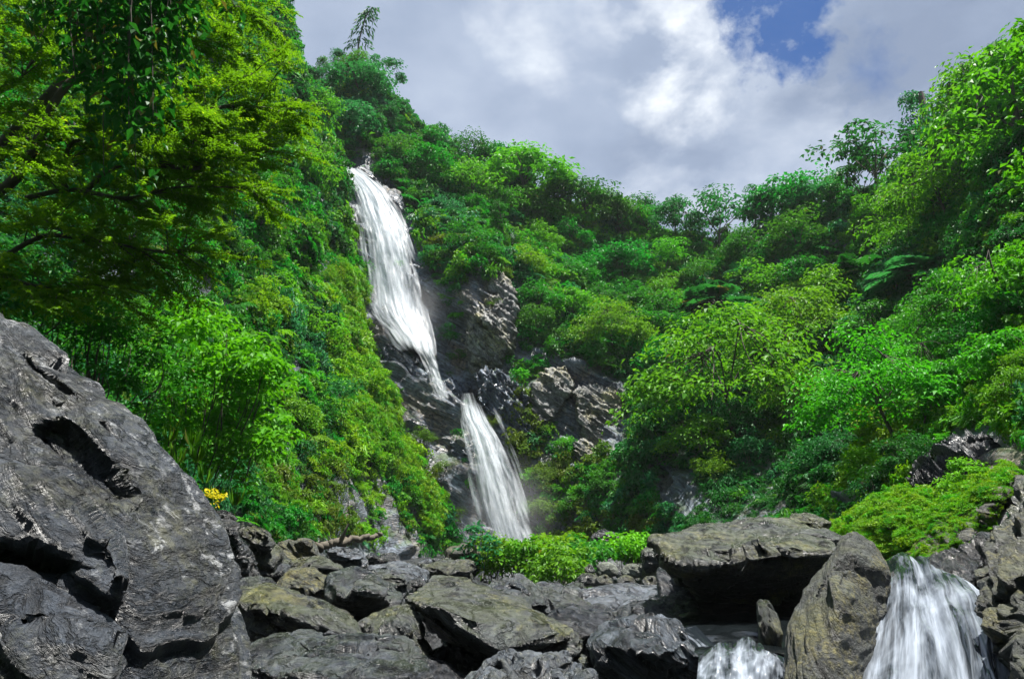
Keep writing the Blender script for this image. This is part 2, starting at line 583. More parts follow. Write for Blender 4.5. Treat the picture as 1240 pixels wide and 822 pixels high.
# ------------------------------------------------------------------ terrain
def tps(ctrl, qx, qy, reg=0.002):
    c = np.array(ctrl, float)
    X = c[:, :2] / 400.0
    z = np.log(c[:, 2])
    d = np.linalg.norm(X[:, None] - X[None], axis=-1)
    K = d * d * np.log(d + 1e-9) + reg * np.eye(len(X))
    A = np.zeros((len(X) + 3, len(X) + 3))
    A[:len(X), :len(X)] = K
    A[:len(X), len(X)] = 1
    A[:len(X), len(X) + 1:] = X
    A[len(X):, :len(X)] = A[:len(X), len(X):].T
    w = np.linalg.solve(A, np.concatenate([z, [0, 0, 0]]))
    q = np.stack([qx, qy], -1).reshape(-1, 2) / 400.0
    out = np.empty(len(q))
    for s in range(0, len(q), 20000):
        e = q[s:s + 20000]
        dd = np.linalg.norm(e[:, None] - X[None], axis=-1)
        out[s:s + 20000] = (dd * dd * np.log(dd + 1e-9)) @ w[:len(X)] + w[len(X)] + e @ w[len(X) + 1:]
    return np.exp(out).reshape(qx.shape)


BED_N = np.array([0.45, -0.25, 0.86])            # normal of the slate beds in the cliffs
BED_N /= np.linalg.norm(BED_N)


def strat_of(p, n=BED_N, k=5.0):
    return p * 0.6 + np.outer(p @ n, n) * k


# bare rock in the hillsides, in the photo's coordinates
ROCK_POLYS = [
    [(410, 188), (436, 192), (486, 226), (530, 328), (540, 400), (553, 430), (552, 380), (575, 338), (606, 330), (628, 370), (600, 420), (622, 470),
     (618, 520), (640, 610), (640, 668), (560, 668), (545, 650), (505, 560), (465, 470), (440, 405), (432, 365), (438, 330), (422, 230)],
    [(642, 462), (690, 440), (760, 468), (765, 535), (722, 572), (690, 575), (690, 540), (655, 520)],
    [(798, 578), (842, 572), (846, 604), (806, 622)],
    [(1015, 596), (1052, 590), (1046, 640), (1010, 650)],
    [(1100, 575), (1150, 530), (1215, 515), (1250, 520), (1250, 560), (1190, 600), (1150, 600)],
    [(1180, 650), (1195, 610), (1250, 545), (1300, 560), (1300, 700), (1180, 700)],
    [(1160, 500), (1180, 455), (1192, 470), (1182, 500)],
]
SPARSE_POLYS = [     # thin cover: rock shows between the plants
    [(600, 400), (700, 420), (700, 600), (760, 640), (640, 670), (640, 500)],
    [(450, 430), (480, 430), (580, 640), (560, 680), (480, 690), (480, 560)],
    [(408, 176), (450, 180), (470, 205), (440, 210)],
    [(760, 560), (900, 570), (1000, 600), (1000, 660), (760, 660)],
    [(520, 340), (570, 340), (560, 440), (530, 420)],
]

BACK = [
    (560, 665, 35), (620, 665, 36), (640, 665, 36), (600, 560, 38), (575, 480, 40), (545, 440, 41.5), (490, 425, 41.5), (440, 365, 42.5),
    (505, 380, 44), (480, 300, 46.5), (450, 240, 48.5), (420, 200, 50), (520, 330, 45), (560, 340, 42.5), (600, 340, 42), (590, 400, 41),
    (640, 420, 41), (420, 160, 54), (440, 80, 66), (380, 70, 68), (500, 130, 62), (560, 170, 63), (640, 220, 62), (640, 320, 50), (700, 280, 59),
    (760, 280, 62), (700, 400, 44), (700, 460, 40), (740, 500, 38.5), (700, 560, 37), (700, 640, 34), (760, 640, 30), (800, 600, 29),
    (850, 620, 25), (880, 560, 30), (880, 450, 38), (880, 350, 49), (900, 270, 60), (1000, 240, 52), (1000, 350, 42), (1000, 450, 32),
    (1000, 550, 24), (1000, 640, 19), (1080, 220, 45), (1080, 400, 30), (1080, 500, 22), (1100, 600, 14.5), (1150, 560, 14), (1150, 400, 23),
    (1150, 250, 34), (1240, 80, 29), (1240, 250, 22), (1240, 400, 16), (1240, 520, 11.5), (1200, 620, 10), (1420, -100, 24), (1420, 300, 12.5),
    (1420, 550, 7.5), (300, 300, 56), (300, 640, 42), (300, 100, 72), (600, 780, 33), (300, 780, 40), (900, 780, 22), (1100, 780, 13), (1420, 780, 6.5),
    (450, 560, 38), (500, 640, 36.5),
]
SKY_X = [200, 250, 330, 380, 440, 500, 560, 640, 700, 760, 820, 900, 960, 1060, 1130, 1200, 1240, 1480]
SKY_Y = [30, 40, 62, 92, 96, 150, 192, 228, 256, 280, 290, 284, 262, 236, 198, 140, 96, -160]

NU, NV, NB = 420, 300, 14
pxs = np.linspace(230, 1470, NU)
tt = np.linspace(0, 1, NV)
sky_y = np.interp(pxs, SKY_X, SKY_Y)
GX = np.repeat(pxs[:, None], NV, 1)
GY = 790 + (sky_y[:, None] - 790) * tt[None]
GD = tps(BACK, GX, GY)
BP = P_arr(GX, GY, GD)
crest = BP[:, -1]
back_rows = []
for k in range(1, NB + 1):       # the ground carries on behind the skyline
    s = k / NB
    back_rows.append(crest + np.stack([0 * pxs, 34 * s + 0 * pxs, 3.0 * s - 9 * s * s + 0 * pxs], -1))
BP = np.concatenate([BP, np.stack(back_rows, 1)], 1)
NVT = NV + NB
GX = np.concatenate([GX, np.repeat(pxs[:, None], NB, 1)], 1)
GY = np.concatenate([GY, np.repeat(sky_y[:, None] - 8, NB, 1)], 1)
bv = BP.reshape(-1, 3)
bf = grid_faces(NU, NVT)
bpx, bpy_ = GX.ravel(), GY.ravel()


def mask_polys(polys, x, y, seed, jit=9):
    q = np.stack([x / 26, y / 26, 0 * x], -1)
    jx = x + jit * fbm(q, 3, seed)
    jy = y + jit * fbm(q, 3, seed + 9)
    m = np.zeros(x.shape, bool)
    for p in polys:
        m |= in_poly(jx, jy, p)
    return m


b_rock = mask_polys(ROCK_POLYS, bpx, bpy_, 3).astype(float)
b_sparse = mask_polys(SPARSE_POLYS, bpx, bpy_, 5, 16).astype(float)


def smooth_grid(a, nu, nv, it=2):
    a = a.reshape(nu, nv).copy()
    for _ in range(it):
        p = np.pad(a, 1, mode='edge')
        a = (p[1:-1, 1:-1] * 2 + p[:-2, 1:-1] + p[2:, 1:-1] + p[1:-1, :-2] + p[1:-1, 2:]) / 6
    return a.ravel()


rk = smooth_grid(np.maximum(b_rock, 0.3 * b_sparse), NU, NVT, 3)
bn = vnormals(bv, bf)
if bn[:, 1].mean() > 0:
    bf = bf[:, ::-1]
    bn = -bn
near = np.clip(bv[:, 1:2] / 40, 0.25, 1.2)
soft = fbm(bv / 7.0, 4, 11)[:, None] * 0.9 * near
warp = fbm(bv / 3.0, 3, 21) * 0.5
s1 = layers((bv @ BED_N) / 1.15 + warp, 31)
s2 = layers((bv @ BED_N) / 0.33 + warp * 2, 37, 0.35)
blk = fbm(bv / 1.4, 4, 41)
hard = (0.55 * s1 + 0.24 * s2 + 0.45 * blk)[:, None] * near
bv2 = bv + bn * (soft * (1 - 0.6 * rk[:, None]) + hard * rk[:, None] * 0.95)
bn2 = vnormals(bv2, bf)
b_mesh = new_mesh('gorge_slope', bv2, bf, M_CLIFF, True, {'strat': strat_of(bv2), 'spot': bv2 * 0.8})
back_hill = link('hillside', b_mesh)
tag(back_hill, 'steep forested gorge slope with bare slate around the waterfall', 'hillside', kind='structure')

# left slope: columns run from near the camera to its far edge beside the ravine, rows go up
LPY = [700, 640, 580, 500, 420, 330, 250, 170, 90, 0, -120, -260]
SIL = [562, 545, 505, 458, 424, 410, 400, 384, 358, 330, 288, 240]
LCOL = [   # (px or None for the edge, depth per row)
    (-620, [4.6, 4.8, 5.0, 5.3, 5.7, 6.2, 6.8, 7.5, 8.3, 9.3, 10.5, 12]),
    (-300, [6.0, 6.2, 6.5, 7.0, 7.6, 8.3, 9.1, 10, 11, 12.3, 13.8, 15.5]),
    (-60, [8.2, 8.5, 9.0, 9.8, 10.8, 12.0, 13.2, 14.6, 16, 17.8, 20, 22]),
    (120, [11.0, 11.4, 12.2, 13.5, 15.2, 17, 18.8, 20.8, 23, 25.5, 28, 31]),
    (260, [14.5, 15.0, 16.5, 18.8, 21.2, 23.5, 26, 28.5, 31, 34, 37, 40]),
    (360, [19.5, 20.5, 22.5, 25.5, 28.2, 31, 33.5, 36.5, 39.5, None, None, None]),
    (430, [25.5, 26.8, 29, 32, 34.5, None, None, None, None, None, None, None]),
    ('edge', [34.8, 35, 35.5, 36.5, 38, 40, 42.5, 45, 47.5, 49, 50.5, 52]),
]
LROW = []
for r, py in enumerate(LPY):
    xs, ys = [], []
    for px, ds in LCOL:
        x = SIL[r] if px == 'edge' else px
        if ds[r] is None or (px != 'edge' and x > SIL[r] - 25):
            continue
        xs.append(x)
        ys.append(ds[r])
    LROW.append((np.array(xs, float), np.array(ys, float)))
LU, LV = 300, 260
us = np.linspace(0, 1, LU)


def smooth_interp(x, xp, fp):
    """monotone-ish cubic through the points"""
    m = np.gradient(fp, xp)
    i = np.clip(np.searchsorted(xp, x) - 1, 0, len(xp) - 2)
    h = xp[i + 1] - xp[i]
    t = (x - xp[i]) / h
    return (fp[i] * (2 * t**3 - 3 * t**2 + 1) + h * m[i] * (t**3 - 2 * t**2 + t) + fp[i + 1] * (-2 * t**3 + 3 * t**2) + h * m[i + 1] * (t**3 - t**2))


rowpx = np.stack([(-620 + (SIL[r] + 620) * us ** 0.85) for r in range(len(LPY))])
rowd = np.stack([np.exp(smooth_interp(rowpx[r], LROW[r][0], np.log(LROW[r][1]))) for r in range(len(LPY))])
vv = np.linspace(0, len(LPY) - 1, LV)
lpx = np.stack([smooth_interp(vv, np.arange(len(LPY), dtype=float), rowpx[:, i]) for i in range(LU)])
ld = np.stack([smooth_interp(vv, np.arange(len(LPY), dtype=float), rowd[:, i]) for i in range(LU)])
lpy = np.repeat(np.interp(vv, np.arange(len(LPY)), LPY)[None], LU, 0)
LP = P_arr(lpx, lpy, ld)
# round the shoulder: beyond its edge the slope turns away into the ravine
edge = LP[-1]
LB = 16
extra = []
for k in range(1, LB + 1):
    s = k / LB
    extra.append(edge + np.stack([-2.5 * s**2 * 3.2 + 0.15 * s + 0 * edge[:, 0], 9.0 * s + 0 * edge[:, 0], -1.5 * s + 0 * edge[:, 0]], -1))
LP = np.concatenate([LP, np.stack(extra)], 0)
lpx = np.concatenate([lpx, np.repeat(lpx[-1:] + 15, LB, 0)], 0)
lpy = np.concatenate([lpy, np.repeat(lpy[-1:], LB, 0)], 0)
LUT = LU + LB
# and above the frame it lies back
lv = LP.reshape(-1, 3)
lf = grid_faces(LUT, LV)
lpxf, lpyf = lpx.ravel(), lpy.ravel()
LEFT_ROCK = [
    [(300, 668), (380, 655), (430, 645), (470, 645), (540, 668), (575, 684), (575, 720), (280, 720)],
    [(398, 605), (428, 596), (446, 622), (412, 628)],
    [(446, 594), (462, 598), (496, 640), (480, 643)],
    [(425, 490), (436, 495), (452, 545), (442, 548)],
]
LEFT_SPARSE = [[(380, 560), (440, 560), (520, 600), (560, 680), (280, 700), (260, 620)]]
l_rock = mask_polys(LEFT_ROCK, lpxf, lpyf, 7, 12).astype(float)
l_sparse = mask_polys(LEFT_SPARSE, lpxf, lpyf, 9, 16).astype(float)
lrk = smooth_grid(np.maximum(0.9 * l_rock, 0.28 * l_sparse), LUT, LV, 3)
ln = vnormals(lv, lf)
if ln[:, 0].mean() < 0:
    lf = lf[:, ::-1]
    ln = -ln
lnear = np.clip(lv[:, 1:2] / 40, 0.2, 1.0)
lsoft = fbm(lv / 5.0, 4, 51)[:, None] * 0.8 * lnear
ls1 = layers((lv @ BED_N) / 0.9 + fbm(lv / 3, 3, 53) * 0.5, 55)
lhard = (0.5 * ls1 + 0.5 * fbm(lv / 1.2, 4, 57))[:, None] * lnear
lv2 = lv + ln * (lsoft * (1 - 0.5 * lrk[:, None]) + lhard * lrk[:, None])
ln2 = vnormals(lv2, lf)
l_mesh = new_mesh('left_slope', lv2, lf, M_CLIFF, True, {'strat': strat_of(lv2), 'spot': lv2 * 0.8})
left_hill = link('hillside', l_mesh)
tag(left_hill, 'steep green shoulder of the gorge left of the waterfall', 'hillside', kind='structure')


# stream bed: one sheet out to the horizon
def bed_z(x, y):
    return np.interp(y, [-400, 0, 4, 8, 15, 24, 36, 60, 400], [-3, -1.8, -1.5, -1.2, -0.5, -0.05, 0.35, 0.6, 1.0]) + 0 * x


NX = 240
a = np.linspace(-1, 1, NX)
gx = 14 * a + 900 * np.sign(a) * np.abs(a) ** 7
gy = 14 + 22 * a + 1500 * np.sign(a) * np.abs(a) ** 7
XX, YY = np.meshgrid(gx, gy, indexing='ij')
gp = np.stack([XX.ravel(), YY.ravel(), bed_z(XX, YY).ravel()], -1)
amp = np.exp(-((gp[:, 1] - 14) / 40) ** 2)
gp[:, 2] += amp * (0.22 * fbm(gp / 1.1, 4, 61) + 0.18 * layers(fbm(gp / 2.2, 3, 63) * 3, 65))
bedm = new_mesh('stream_bed', gp, grid_faces(NX, NX), M_BED, True, {'strat': gp * 1.0, 'spot': gp * 1.0})
bed = link('stream_bed', bedm)
tag(bed, 'dark rocky stream bed under the boulders', 'stream bed', kind='structure')


# ------------------------------------------------------------------ boulders
def hull_into(bm, pts):
    vs = [bm.verts.new(p) for p in pts]
    r = bmesh.ops.convex_hull(bm, input=vs)
    junk = [e for e in r['geom_interior'] if isinstance(e, bmesh.types.BMVert)] + [e for e in r['geom_unused'] if isinstance(e, bmesh.types.BMVert)]
    if junk:
        bmesh.ops.delete(bm, geom=list(set(junk)), context='VERTS')


def rock_mesh(name, hulls, mat, voxel, bed=(0.2, -0.3, 0.93), bed_t=0.16, a_lay=0.05, a_fbm=0.05, a_big=0.06, seed=1, smooth_it=3, chips=26, stretch=6.0, origin=None, dents=()):
    """hulls: lists of world points. Remeshed, softened, then weathered along its beds"""
    bm = bmesh.new()
    for h in hulls:
        hull_into(bm, h)
    me = bpy.data.meshes.new('tmp')
    bm.to_mesh(me)
    bm.free()
    ob = bpy.data.objects.new('tmp', me)
    COL.objects.link(ob)
    md = ob.modifiers.new('r', 'REMESH')
    md.mode = 'VOXEL'
    md.voxel_size = voxel
    dg = bpy.context.evaluated_depsgraph_get()
    ev = ob.evaluated_get(dg)
    m2 = ev.to_mesh()
    n = len(m2.vertices)
    v = np.empty(n * 3, np.float32)
    m2.vertices.foreach_get('co', v)
    v = v.reshape(-1, 3).astype(float)
    nf = len(m2.polygons)
    f = np.empty(nf * 4, np.int32)
    m2.loops.foreach_get('vertex_index', f)
    f = f.reshape(-1, 4)
    ev.to_mesh_clear()
    bpy.data.objects.remove(ob)
    bpy.data.meshes.remove(me)
    e = np.concatenate([f[:, [0, 1]], f[:, [1, 2]], f[:, [2, 3]], f[:, [3, 0]]])
    deg = np.bincount(e.ravel(), minlength=n)[:, None]
    for _ in range(smooth_it):
        s = np.zeros_like(v)
        for k in range(3):
            s[:, k] = np.bincount(e[:, 0], v[e[:, 1], k], n) + np.bincount(e[:, 1], v[e[:, 0], k], n)
        v = 0.4 * v + 0.6 * s / deg
    gq = np.random.default_rng(seed)
    span = (v.max(0) - v.min(0)).max()
    for _ in range(chips):       # flat faces where pieces have split off
        nrm = vnormals(v, f) if _ % 4 == 0 else nrm
        i = gq.integers(n)
        d_ = nrm[i] + 0.35 * gq.normal(size=3)
        d_ /= np.linalg.norm(d_)
        rad = min(span, 2.6) * gq.uniform(0.10, 0.30)
        dep = rad * gq.uniform(0.04, 0.13)
        rel = v - v[i]
        over = rel @ d_ + dep
        wgt = 1 - sstep(0.8, 1.0, np.linalg.norm(rel, axis=1) / rad)
        v = v - d_ * (np.maximum(over, 0) * wgt * (np.abs(over) < 2.5 * dep))[:, None]
    nrm = vnormals(v, f)
    for A, B, rad, push in dents:
        A, B = np.array(A), np.array(B)
        t = np.clip((v - A) @ (B - A) / ((B - A) @ (B - A)), 0, 1)
        dd = np.linalg.norm(v - (A + t[:, None] * (B - A)), axis=1) / rad + 0.10 * fbm(v * 2.5, 2, seed + 41)
        v = v + np.array(push) * (1 - sstep(0.45, 1.0, dd))[:, None]
    if len(dents):
        nrm = vnormals(v, f)
    bn_ = np.array(bed, float)
    bn_ /= np.linalg.norm(bn_)
    q = v + 31.7 * seed
    s = (v @ bn_) / bed_t + 0.35 * fbm(q / 0.9, 3, seed)
    lay = layers(s, seed + 3, 0.16) + 0.5 * layers(s * 2.7, seed + 5, 0.25) + 0.3 * layers(s * 6.1, seed + 6, 0.3)
    big = fbm(q / 1.1, 3, seed + 7)
    along = q * 1.0 + np.outer(v @ bn_, bn_) * 6.0
    fine = fbm(along * 1.6, 5, seed + 11, 0.6)
    side = 1.0 - 0.55 * np.abs(nrm @ bn_)
    ck = np.abs((s / 2.3 + 0.15 * fbm(q * 1.7, 3, seed + 17)) % 1.0 - 0.5)
    crack = (1 - sstep(0.02, 0.09, ck)) * sstep(-0.05, 0.35, fbm(q * 0.9, 2, seed + 19))
    d = -1.6 * a_lay * crack + 1.15 * a_lay * lay * side + 0.5 * a_big * big + a_fbm * fine
    v = v + nrm * d[:, None]
    if origin is None:
        lo, hi = v.min(0), v.max(0)
        origin = np.array([(lo[0] + hi[0]) / 2, (lo[1] + hi[1]) / 2, lo[2]])
    st = v * 1.0 + np.outer(v @ bn_, bn_) * stretch
    return new_mesh(name, v - origin, f, mat, True, {'strat': st + seed, 'spot': v + seed}), origin


def body(front, depth, shrink=0.85, foot=0.0, tuck=0.75, lift=0.0):
    """front outline [(px,py,Y)...] + a smaller copy pushed back = one rock"""
    pts = [P(*p) for p in front]
    zs = [p.z for p in pts]
    z0, z1 = min(zs), max(zs)
    eye = Vector((0, 0, CAM_Z))
    for i, p in enumerate(pts):      # the front leans over its foot
        fr = max(0.0, ((z1 - p.z) / max(z1 - z0, 1e-6) - 0.5) / 0.5)
        pts[i] = eye + (p - eye) * (1 + tuck * min(depth, 1.2) * fr / (p - eye).length)
    c = sum(pts, Vector()) / len(pts)
    out = list(pts)
    for p in pts:
        q = c + (p - c) * shrink
        q = q + Vector((q.x, q.y, 0)).normalized() * depth
        q.z += lift
        out.append(q)
    if foot:
        lo = min(p.z for p in pts)
        for p in pts:
            if p.z < lo + 0.45 * (max(q.z for q in pts) - lo) + 1e-6:
                out.append(c + (p - c) * 0.75 + Vector((0, 0.25 * depth, -foot)))
                out.append(c + (p - c) * 0.8 + Vector((0, depth, -foot)))
    return out


def boulder(label, hulls, mat, voxel, name='boulder', cat='boulder', group=None, **kw):
    me, o = rock_mesh(name, hulls, mat, voxel, **kw)
    ob = link(name, me, o)
    tag(ob, label, cat, group)
    return ob

# --- the big scuffed rock at the left
boulder('huge dark sloping slate rock with white scuffs filling the lower left corner', [
    [P(-200, 290, 5.0), P(-40, 352, 4.9), P(68, 418, 4.85), P(150, 488, 4.75), P(212, 552, 4.65), P(256, 625, 4.6), P(282, 710, 4.5), P(298, 850, 4.3), P(302, 1000, 4.2),
     P(150, 600, 3.95), P(165, 720, 3.75), P(170, 850, 3.6), P(160, 1050, 3.4), P(-20, 480, 4.3), P(60, 520, 4.25), P(-300, 520, 4.0),
     Vector((-5.5, 6.6, 2.2)), Vector((-3.6, 7.0, 0.6)), Vector((-2.4, 6.4, -1.0)), Vector((-6.5, 6, -1.2)), Vector((-6.5, 5.5, 3.0)), Vector((-3.0, 2.0, -1.2)), Vector((-6, 2, -1.2))],
    [P(-150, 540, 3.7), P(0, 560, 3.62), P(75, 590, 3.58), P(140, 660, 3.5), P(160, 700, 3.5), P(120, 730, 3.55), P(0, 640, 3.5), P(-150, 640, 3.4), P(0, 570, 4.2), P(130, 640, 4.1), P(100, 760, 4.0), P(-200, 700, 4.2)],
    [P(-150, 690, 3.3), P(20, 700, 3.25), P(90, 745, 3.2), P(140, 775, 3.25), P(130, 860, 3.2), P(60, 1000, 3.0), P(-200, 1000, 2.9), P(0, 690, 4.0), P(120, 740, 3.9), P(-200, 900, 4.0)],
], M_BIGROCK, 0.019, name='scuffed_rock', cat='rock', bed=(0.62, -0.2, 0.76), bed_t=0.22, a_lay=0.06, a_fbm=0.03, a_big=0.05, seed=3, smooth_it=3, stretch=7.0, chips=12,
    dents=[(P(62, 520, 4.15), P(135, 600, 3.95), .14, (-.11, .20, -.03)), (P(-20, 660, 3.5), P(70, 690, 3.45), .10, (-.08, .16, -.03)), (P(165, 560, 4.1), P(205, 630, 3.95), .10, (-.12, .12, -.02)),
           (P(30, 440, 4.6), P(80, 480, 4.5), .07, (-.1, .12, 0)), (P(100, 610, 3.7), P(160, 660, 3.7), .07, (-.08, .12, 0)), (P(90, 735, 3.35), P(140, 760, 3.35), .08, (-.06, .13, 0)), (P(120, 520, 4.4), P(150, 560, 4.3), .06, (-.1, .1, 0))])

# --- boulders in front and left of the pool
boulder('long wedge shaped dark boulder rising to a peak beside the huge scuffed rock', [
    body([(280, 722, 7.2), (317, 714, 7.2), (352, 726, 7.0), (395, 744, 6.7), (450, 776, 6.3), (440, 800, 6.1), (360, 790, 6.2), (285, 800, 6.4), (300, 740, 6.6)], 1.3, 0.8, 0.5)],
    M_SLATE_OL, 0.022, bed=(0.35, -0.4, 0.85), a_fbm=0.04, seed=11)
boulder('low flat topped boulder with wrinkled pale upper side at the bottom edge', [
    body([(286, 800, 5.6), (320, 786, 5.7), (376, 776, 5.8), (425, 781, 5.7), (478, 792, 5.5), (518, 814, 5.1), (520, 860, 5.0), (400, 880, 4.7), (284, 870, 4.8), (330, 822, 5.0), (450, 826, 4.9)], 0.9, 0.85, 0.4)],
    M_SLATE, 0.018, bed=(0.1, -0.35, 0.93), bed_t=0.08, a_lay=0.03, a_fbm=0.06, seed=13)
boulder('blunt dark box shaped boulder with pale top edge', [
    body([(398, 706, 8.4), (416, 692, 9.0), (449, 699, 8.9), (482, 717, 8.6), (491, 740, 8.2), (470, 762, 7.9), (435, 764, 7.9), (396, 752, 8.0), (402, 716, 8.0), (455, 714, 8.0)], 1.3, 0.9, 0.4)],
    M_SLATE, 0.022, bed=(0.1, -0.2, 0.95), a_lay=0.03, seed=17)
boulder('mottled brown boulder wedged behind the long wedge boulder', [
    body([(338, 714, 9.8), (352, 695, 10.2), (381, 692, 10.2), (400, 708, 9.9), (396, 732, 9.5), (376, 742, 9.4), (345, 738, 9.5)], 1.3, 0.9, 0.4)],
    M_LICHEN, 0.024, seed=19)
boulder('squat olive boulder with a ridged cap below the box shaped boulder', [
    body([(436, 766, 7.2), (465, 747, 7.4), (495, 741, 7.4), (509, 762, 7.1), (518, 802, 6.6), (500, 830, 6.3), (450, 800, 6.5), (440, 782, 6.8), (470, 760, 6.9), (497, 757, 6.9)], 1.0, 0.85, 0.5)],
    M_SLATE_OL, 0.02, bed=(0.5, -0.3, 0.8), a_fbm=0.045, seed=23)
boulder('small pale stone lodged between the wedge and box shaped boulders', [
    body([(377, 738, 8.2), (388, 729, 8.4), (398, 731, 8.4), (400, 750, 8.1), (380, 750, 8.1)], 0.5, 0.9, 0.3)], M_SLATE_PALE, 0.02, seed=27, a_lay=0.02, a_big=0.03)
boulder('large boulder with a sloping olive streaked top slab above a dark cavity', [
    [P(492, 722, 7.6), P(524, 698, 9.0), P(573, 699, 9.2), P(624, 720, 8.7), P(659, 744, 8.0), P(694, 769, 7.4), P(690, 779, 7.2), P(604, 787, 6.7), P(570, 764, 6.7), P(602, 755, 6.9), P(646, 747, 7.4),
     P(535, 735, 6.9), P(494, 728, 7.4), P(569, 752, 6.75), P(560, 770, 7.2), P(530, 752, 7.6), P(560, 720, 10.3), P(640, 745, 9.8), P(680, 775, 8.8), P(580, 800, 8.6), P(530, 770, 9.0)]],
    M_SLATE_OL, 0.02, bed=(0.28, -0.5, 0.82), bed_t=0.2, a_lay=0.025, a_fbm=0.03, a_big=0.03, seed=29, smooth_it=2)
boulder('dark rock propping up the boulder with the olive streaked slab', [
    [P(540, 760, 8.4), P(600, 790, 7.9), P(640, 790, 8.0), P(560, 850, 7.4), P(620, 860, 7.2), P(680, 790, 8.4), P(540, 760, 9.6), P(660, 780, 9.8), P(560, 900, 8.6), P(660, 880, 8.6)]], M_SLATE_DK, 0.03, seed=31)
boulder('purple grey tilted slab boulder behind the olive streaked boulder', [
    body([(588, 708, 10.4), (626, 700, 10.8), (645, 713, 10.4), (664, 731, 9.8), (668, 752, 9.4), (640, 745, 9.5), (612, 725, 9.9)], 1.0, 0.9, 0.5)],
    M_SLATE, 0.022, bed=(0.3, -0.4, 0.85), a_lay=0.03, seed=37)
boulder('broad grey boulder with a flat purple top, left of the pale slab', [
    body([(639, 716, 10.8), (670, 712, 11.2), (702, 721, 10.9), (716, 737, 10.3), (690, 750, 9.8), (668, 742, 9.9)], 1.2, 0.9, 0.5)], M_SLATE, 0.024, seed=41, a_lay=0.03)
boulder('rounded dark boulder in front of the flat purple topped one', [
    body([(666, 748, 8.6), (695, 739, 8.9), (737, 744, 8.9), (742, 757, 8.6), (720, 777, 8.2), (694, 772, 8.0), (672, 764, 8.3)], 1.0, 0.9, 0.5)], M_SLATE_DK, 0.02, seed=43, a_lay=0.03)
boulder('wet pale ribbed slab lying at the bottom edge, middle of the stream', [
    [P(564, 815, 5.7), P(580, 799, 6.1), P(606, 785, 6.6), P(650, 787, 6.6), P(688, 787, 6.5), P(724, 816, 5.7), P(730, 860, 5.1), P(560, 860, 5.0), P(600, 860, 6.8), P(690, 860, 6.8)]],
    M_SLATE_PALE, 0.018, bed=(0.55, -0.35, 0.76), bed_t=0.12, a_lay=0.03, a_fbm=0.03, a_big=0.03, seed=47, smooth_it=2)
boulder('flat grey rock at the foot of the left slope', [
    body([(508, 690, 15), (526, 681, 15.4), (560, 677, 15.6), (576, 679, 15.4), (574, 694, 14.6), (545, 699, 14.4), (515, 700, 14.5)], 1.6, 0.9, 0.4)], M_SLATE_OL, 0.035, seed=53)
boulder('broad pale slab of wet slate in front of the row of round stones', [
    [P(702, 712, 12.6), P(745, 709, 13.2), P(820, 707, 13.4), P(836, 724, 11.6), P(800, 737, 11.0), P(748, 744, 10.6), P(714, 732, 11.2), P(712, 760, 11.4), P(830, 760, 11.6), P(820, 740, 13.4), P(720, 740, 13.2), P(760, 775, 10.8)]],
    M_SLATE_PALE, 0.022, bed=(0.12, -0.3, 0.94), bed_t=0.07, a_lay=0.025, a_fbm=0.03, a_big=0.03, seed=59, smooth_it=2)
boulder('dark brown ledge boulder between the pale slab and the striped boulder', [
    body([(744, 756, 9.2), (769, 738, 9.8), (805, 733, 9.9), (840, 730, 9.8), (846, 752, 9.2), (820, 770, 8.8), (760, 768, 8.8)], 1.2, 0.9, 0.5)], M_SLATE_DK, 0.022, seed=61)
boulder('striped grey boulder with diagonal pale bands in the stream', [
    body([(710, 780, 6.6), (722, 770, 6.8), (750, 762, 6.9), (790, 753, 7.0), (827, 765, 6.8), (852, 800, 6.2), (840, 830, 5.8), (760, 830, 5.7), (720, 806, 6.0), (735, 782, 6.2), (800, 790, 6.1)], 1.1, 0.85, 0.6)],
    M_STRIPE, 0.018, bed=(0.62, -0.25, 0.74), bed_t=0.14, a_lay=0.035, a_fbm=0.03, seed=67, stretch=7.0)
boulder('massive overhanging boulder with a cracked layered top, casting a cave of shade', [
    [P(795, 656, 9.2), P(812, 645, 10.2), P(850, 636, 10.9), P(905, 630, 11.3), P(979, 624, 11.3), P(994, 627, 11.0), P(1016, 654, 9.6), P(1006, 668, 8.7), P(950, 672, 8.3), P(890, 680, 8.1), P(830, 686, 8.3), P(800, 672, 8.8),
     P(815, 690, 9.0), P(830, 712, 9.5), P(870, 728, 9.9), P(920, 728, 9.9), P(1010, 690, 9.6), P(990, 705, 10.0),
     P(830, 690, 12.4), P(900, 690, 13.2), P(1000, 680, 13.0), P(1020, 660, 11.6)]],
    M_SLATE_OL, 0.022, bed=(0.1, -0.28, 0.95), bed_t=0.15, a_lay=0.10, a_fbm=0.05, a_big=0.05, seed=71, smooth_it=2)
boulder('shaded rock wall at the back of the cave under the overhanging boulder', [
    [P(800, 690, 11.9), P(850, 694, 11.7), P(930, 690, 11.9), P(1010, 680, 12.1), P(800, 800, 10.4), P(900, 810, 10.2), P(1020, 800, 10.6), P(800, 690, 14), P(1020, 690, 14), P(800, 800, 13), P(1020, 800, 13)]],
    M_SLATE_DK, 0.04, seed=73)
boulder('small upright pointed stone standing under the overhang', [
    body([(917, 730, 6.9), (926, 727, 7.0), (936, 736, 6.9), (947, 768, 6.6), (946, 790, 6.4), (926, 786, 6.5), (919, 755, 6.7)], 0.5, 0.8, 0.5)], M_SLATE_OL, 0.016, bed=(0.9, -0.3, 0.3), a_lay=0.02, a_big=0.02, a_fbm=0.02, seed=79)
